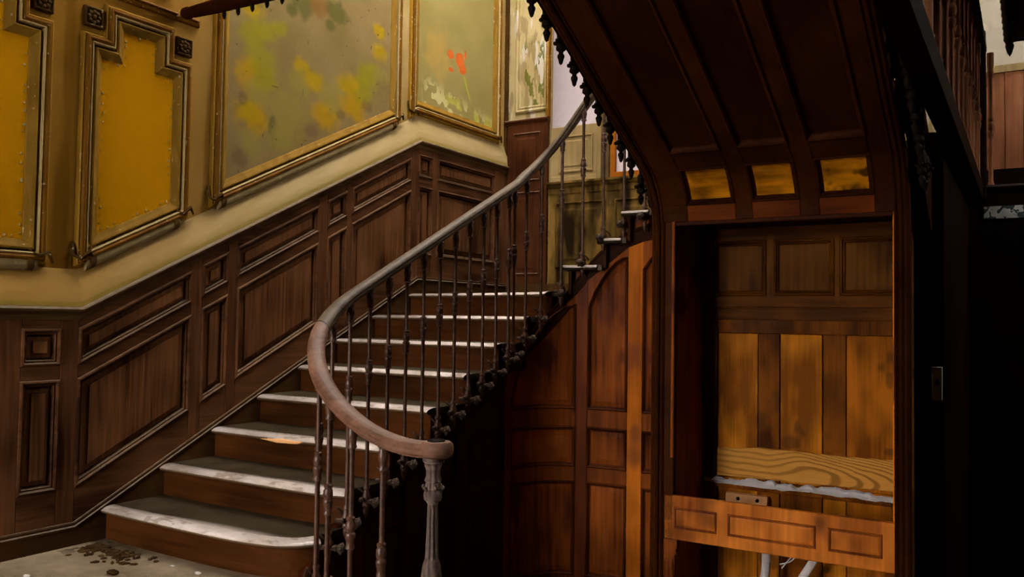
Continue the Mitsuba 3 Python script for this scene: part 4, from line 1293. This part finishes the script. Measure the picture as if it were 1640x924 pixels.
bt = thing('wooden_batten', 'short pale wooden batten with two screws fixed to the alcove back below the plaster', 'batten')
add('batten_body', slab(-1.352, -1.137, 0.277, 0.325, 0.003, 0.045, MB, 0.003), 'fresh_wood', bt)
for x in (-1.285, -1.187):
    add('screw', lathe([(0, -.002), (.009, -.002), (.009, .004), (.004, .006), (0, .006)], 10, axis=(0, -1, 0), origin=(x, BACK - 0.046, 0.302)), 'black_iron', bt)
# washstand front
WS = thing('washstand_front', 'reddish panelled wooden apron of a washstand standing before the alcove', 'washstand')
AZ0, AZ1 = 0.150, 0.362
add('apron', slab(-1.530, -0.486, AZ0, AZ1, -0.012, 0.016, MN, 0.003), 'orange_wood', WS)
for a, b in ((-1.478, -1.270), (-1.214, -0.820), (-0.764, -0.546)):
    P = R4(a, b, 0.207, 0.306)
    q = add('panel', loft(P, [(0.010, 0.0165), (0.018, 0.019)], MN), 'orange_wood', WS)
    add('panel_bead', loft(P, [(-0.002, 0.016), (0.002, 0.0225), (0.007, 0.0225), (0.010, 0.0165)], MN, False), 'red_wood', q)
add('side_rail', box(-1.520, -1.492, NICHE + 0.012, BACK - 0.02, 0.335, 0.360), 'alcove_rail', WS)
lg = [(-1.528, AZ0), (-1.528, FL), (-1.474, FL), (-1.474, 0.075), (-1.462, 0.085), (-1.470, 0.10), (-1.462, 0.112), (-1.462, AZ0)]
m = trimesh.creation.extrude_polygon(sg.Polygon(lg), 0.05, engine='earcut'); v = m.vertices
m.vertices = np.stack([v[:, 0], NICHE - 0.02 + v[:, 2], v[:, 1]], 1)
add('leg', m, 'red_wood', WS)
add('leg_block', bbox(-1.524, -1.478, NICHE - 0.032, NICHE - 0.018, FL + 0.02, 0.055, 0.006), 'red_wood', WS)
m = trimesh.creation.extrude_polygon(sg.Polygon([(-0.492, AZ0), (-0.546, AZ0), (-0.535, FL), (-0.492, FL)][::-1]), 0.05, engine='earcut'); v = m.vertices
m.vertices = np.stack([v[:, 0], NICHE - 0.02 + v[:, 2], v[:, 1]], 1)
add('leg', bbox(-0.536, -0.488, NICHE - 0.014, NICHE + 0.036, FL, AZ0, 0.004), 'red_wood', WS)
# pipes behind it
add('lead_pipe', cat([lathe([(0, 0), (.034, 0), (.037, -.008), (.034, -.022), (.026, -.034), (.022, -.046), (.021, -.08)], 18, origin=(-1.105, 4.2, 0.122)),
                      tube([(-1.105, 4.2, 0.05), (-1.108, 4.2, 0.0), (-1.122, 4.2, -0.08), (-1.125, 4.2, -0.25), (-1.13, 4.22, FL)], .021, 14)]), 'lead_grey', smooth=40,
    label='thick grey lead pipe with a flared top behind the washstand apron', cat_='pipe')
add('slanting_pipe', tube([(-0.855, 4.22, 0.135), (-0.93, 4.2, 0.0), (-1.02, 4.2, -0.16), (-1.06, 4.2, FL + 0.02)], .019, 14), 'lead_grey', smooth=40,
    label='thin grey pipe slanting down behind the washstand apron', cat_='pipe')
t = np.linspace(0, 1, 24)
add('electric_cable', cat([tube([(-1.06 + .20 * q + .01 * math.sin(9 * q), 4.27 - 0.05 * q, 0.02 + .16 * q - .02 * math.sin(math.pi * q)) for q in t], .0035, 6),
                           tube([(-1.05 + .19 * q, 4.28 - 0.05 * q, 0.0 + .18 * q + .02 * math.sin(math.pi * q * 1.5)) for q in t], .0035, 6)]), 'lead_grey', smooth=40,
    label='thin looped pale cable hanging between the two pipes', cat_='cable')

# ================================================================== gallery on the right, hall beyond
GZ = 2.15
GA = thing('gallery', 'dark wooden gallery with turned balusters and boarded back at the right', 'gallery')
add('floor_slab', box(-0.345, -0.262, 1.7, 6.5, GZ - 0.10, GZ), 'black_wood', GA)
add('floor_slab', box(-0.44, 3.0, 6.5, 8.4, GZ - 0.16, GZ), 'black_wood', GA)
add('added_dark_panel', box(-0.432, -0.347, 4.47, 6.48, FL, GZ - 0.02), 'black_wood', GA)  # black panel added to keep the gap beside the slab dark
add('edge_moulding', run([(0.0, GZ - 0.16), (0.012, GZ - 0.14), (0.010, GZ - 0.04), (0.030, GZ - 0.03), (0.034, GZ - 0.012), (0.02, GZ + 0.004), (0.0, GZ + 0.006)], [-0.28, 3.0], lambda u, v, d: (u, 6.5 - d, v)), 'black_wood', GA)
add('frieze', box(-0.262, 0.6, 6.478, 6.488, 1.925, 2.008), 'frieze_paint', GA, label='pale painted frieze with dark leaf pattern under the gallery edge')
add('frieze_backing', box(-0.44, 3.0, 6.489, 6.52, 1.90, GZ - 0.15), 'black_wood', GA)
GP = [(.019, 0), (.019, .03), (.014, .04), (.014, .33), (.020, .35), (.024, .37), (.018, .385), (.025, .40), (.025, .43), (.017, .445), (.022, .46), (.014, .48), (.0135, .74), (.020, .76), (.022, .79), (.016, .81), (.022, .83), (.022, .92)]
for i in range(13):
    y = 2.50 + 0.31 * i
    add('baluster', lathe(GP, 10, origin=(-0.285, y, GZ)), 'gallery_wood', GA, smooth=40)
add('corner_post', bbox(-0.325, -0.245, 6.43, 6.51, GZ - 0.1, GZ + 1.05, 0.008), 'black_wood', GA)
add('handrail', sweep(np.array([(-0.285, y, GZ + 0.975) for y in (1.7, 3.0, 4.0, 5.2, 6.5)]), [(q[0] * 1.2, q[1] * 1.3) for q in RPROF]), 'black_wood', GA, smooth=50)
for i in range(4):
    add('baluster', lathe(GP, 10, origin=(-0.21 + 0.147 * i if i else -0.222, 6.56, GZ)), 'gallery_wood' if i else 'gallery_wood', GA, smooth=40) if i in (0,) else None
wr = add('wall_far', box(-0.45, 3.0, 8.1, 8.4, FL, CEIL), 'pale_plaster', kind='structure', label='pale plaster wall at the back of the gallery', cat_='wall')
x = -0.44
g = np.random.default_rng(21)
while x < 1.2:
    w = g.uniform(.10, .15)
    add('back_plank', box(x, x + w - 0.004, 8.06 - g.uniform(0, .006), 8.1, GZ, GZ + 1.17), 'gallery_wood', wr)
    x += w
add('dado_cap', box(-0.44, 3.0, 8.04, 8.1, GZ + 1.17, GZ + 1.23), 'grey_paint', wr)
add('back_moulding', box(-0.44, 3.0, 8.045, 8.1, GZ + 0.02, GZ + 0.36), 'black_wood', wr)
add('return_wall', box(-0.47, -0.44, YE, 8.1, FL, CEIL), 'pale_plaster', kind='structure', label='short return wall beside the gallery', cat_='wall')
pq = add('wall_plaque', lathe([(0, 0), (.075, 0), (.075, .015), (.06, .02), (.05, .012), (.02, .018), (0, .018)], 24, axis=(0, -1, 0), origin=(-0.444 + 0.03, 8.1, 3.99)), 'frieze_paint',
         smooth=40, label='round dark plaque on the pale wall above the gallery', cat_='wall plaque')
WH = add('wall_hall', box(-0.45, 3.0, 7.0, 7.1, FL, GZ - 0.16), 'black_wood', kind='structure', label='dark panelled wall under the gallery', cat_='wall')
for a in (-0.4, 0.25, 0.9, 1.55):
    add('panel', loft(R4(a, a + 0.52, -0.2, 1.75), [(0, 0.0), (0.004, 0.02), (0.02, 0.012), (0.06, 0.004)], lambda u, v, d: (u, 7.0 - d, v)), 'black_wood', WH)
sp = thing('switch_plate', 'pale switch plate alone on the dark wall right of the alcove', 'switch')
add('plate', bbox(-0.625, -0.545, 6.965, 6.985, 0.655, 0.905, 0.004) if False else bbox(-0.400, -0.354, 4.452, 4.468, 0.850, 1.010, 0.003), 'switch_white', sp)
add('switch_button', bbox(-0.386, -0.368, 4.446, 4.4515, 0.925, 0.950, 0.001), 'black_iron', sp)
add('wall_return', box(-0.62, 0.60, 6.315, 7.0, FL, GZ - 0.26), 'black_wood', kind='structure', label='dark end of the wall under the gallery that carries the switch', cat_='wall')
# fringe of drops at the upper right
UB = thing('carved_beam', 'dark carved beam with a fringe of drops at the upper right corner', 'beam')
add('beam_body', box(-0.13, 1.0, 4.3, 6.3, 3.05, 3.5), 'black_wood', UB)
for i in range(15):
    y = 4.4 + 0.125 * i
    add('drop', cat([lathe([(.0, .12), (.03, .10), (.035, .05), (.018, .03), (.026, .015), (.014, -.03), (.0001, -.055)], 8, origin=(-0.10, y, 2.97)),
                     lathe([(.012, -.05), (.02, 0), (.012, .05)], 8, axis=(0, 1, 0), origin=(-0.10, y, 3.02))]), 'black_iron', UB, smooth=40)

# ================================================================== pole at the upper left
PO = thing('hanging_pole', 'dark wooden pole with a row of small drops reaching out from the left wall', 'pole')
py, pz = 3.136, 2.965
add('pole_shaft', lathe([(0.0, 0.0), (.022, 0.0), (.034, .02), (.036, .05), (.030, .07), (.034, .10), (.040, .3), (.042, 1.6), (0.0, 1.6)], 16, axis=(1, 0, -0.02), origin=(-D + 0.06, py, pz)), 'soffit_wood', PO, smooth=40)
add('wall_pin', lathe([(.012, -.08), (.012, .01)], 8, axis=(1, 0, 0), origin=(-D + 0.06, py, pz)), 'cream_paint', PO)
for i in range(9):
    x = -D + 0.42 + 0.115 * i
    add('drop', lathe([(.0, .0), (.008, -.004), (.011, -.02), (.012, -.035), (.008, -.05), (.0001, -.060)], 8, origin=(x, py, pz - 0.036)), 'black_iron', PO, smooth=40)
add('wall_boss', lathe([(0, 0), (.075, 0), (.07, .03), (.04, .05), (0, .055)], 20, axis=(1, 0, 0), origin=(-D, 3.05, 3.135)), 'dark_groove', label='dark round boss on the left wall above the pole', cat_='boss', smooth=40)

# ================================================================== litter on the platform
g = np.random.default_rng(5)
out = []
for i in range(150):
    r = abs(g.normal(0, .16)); th = g.uniform(-1.0, 0.35)
    c = np.array([-D + 0.13 + r * math.cos(th) * 1.6, 2.66 - abs(g.normal(0, .06)) + r * math.sin(th) * .3, 0.0])
    m = trimesh.creation.icosphere(0, 1.0); m.apply_scale(g.uniform(.006, .022, 3) * np.array([1, 1, .45]))
    m.apply_transform(trimesh.transformations.rotation_matrix(g.uniform(0, 6), [0, 0, 1])); m.apply_translation(c + [0, 0, m.extents[2] * .35]); out.append(m)
add('leaf_litter_heap', cat(out), 'leaf_litter', kind='stuff', label='heap of dry dark litter in the corner by the first riser', cat_='litter')
for x, y, s in ((-3.62, 2.40, .035), (-3.30, 2.62, .02), (-3.1, 2.48, .018), (-3.9, 2.16, .02), (-3.5, 2.63, .014), (-2.98, 2.58, .016)):
    m = trimesh.creation.icosphere(1, 1.0); m.apply_scale([s, s * .6, s * .35]); v = m.vertices
    m.vertices = v * (1 + .25 * (meshkit.noise(v * 60, 3)[:, None] - .5)); m.apply_translation([x, y, s * .3])
    add('plaster_chip', m, 'leaf_litter' if s > .03 else 'chip_white', label='dark flat flake lying on the dusty platform' if s > .03 else 'small white plaster chip on the dusty platform near the first riser', cat_='debris',
        group=None if s > .03 else 'plaster chips on the platform')
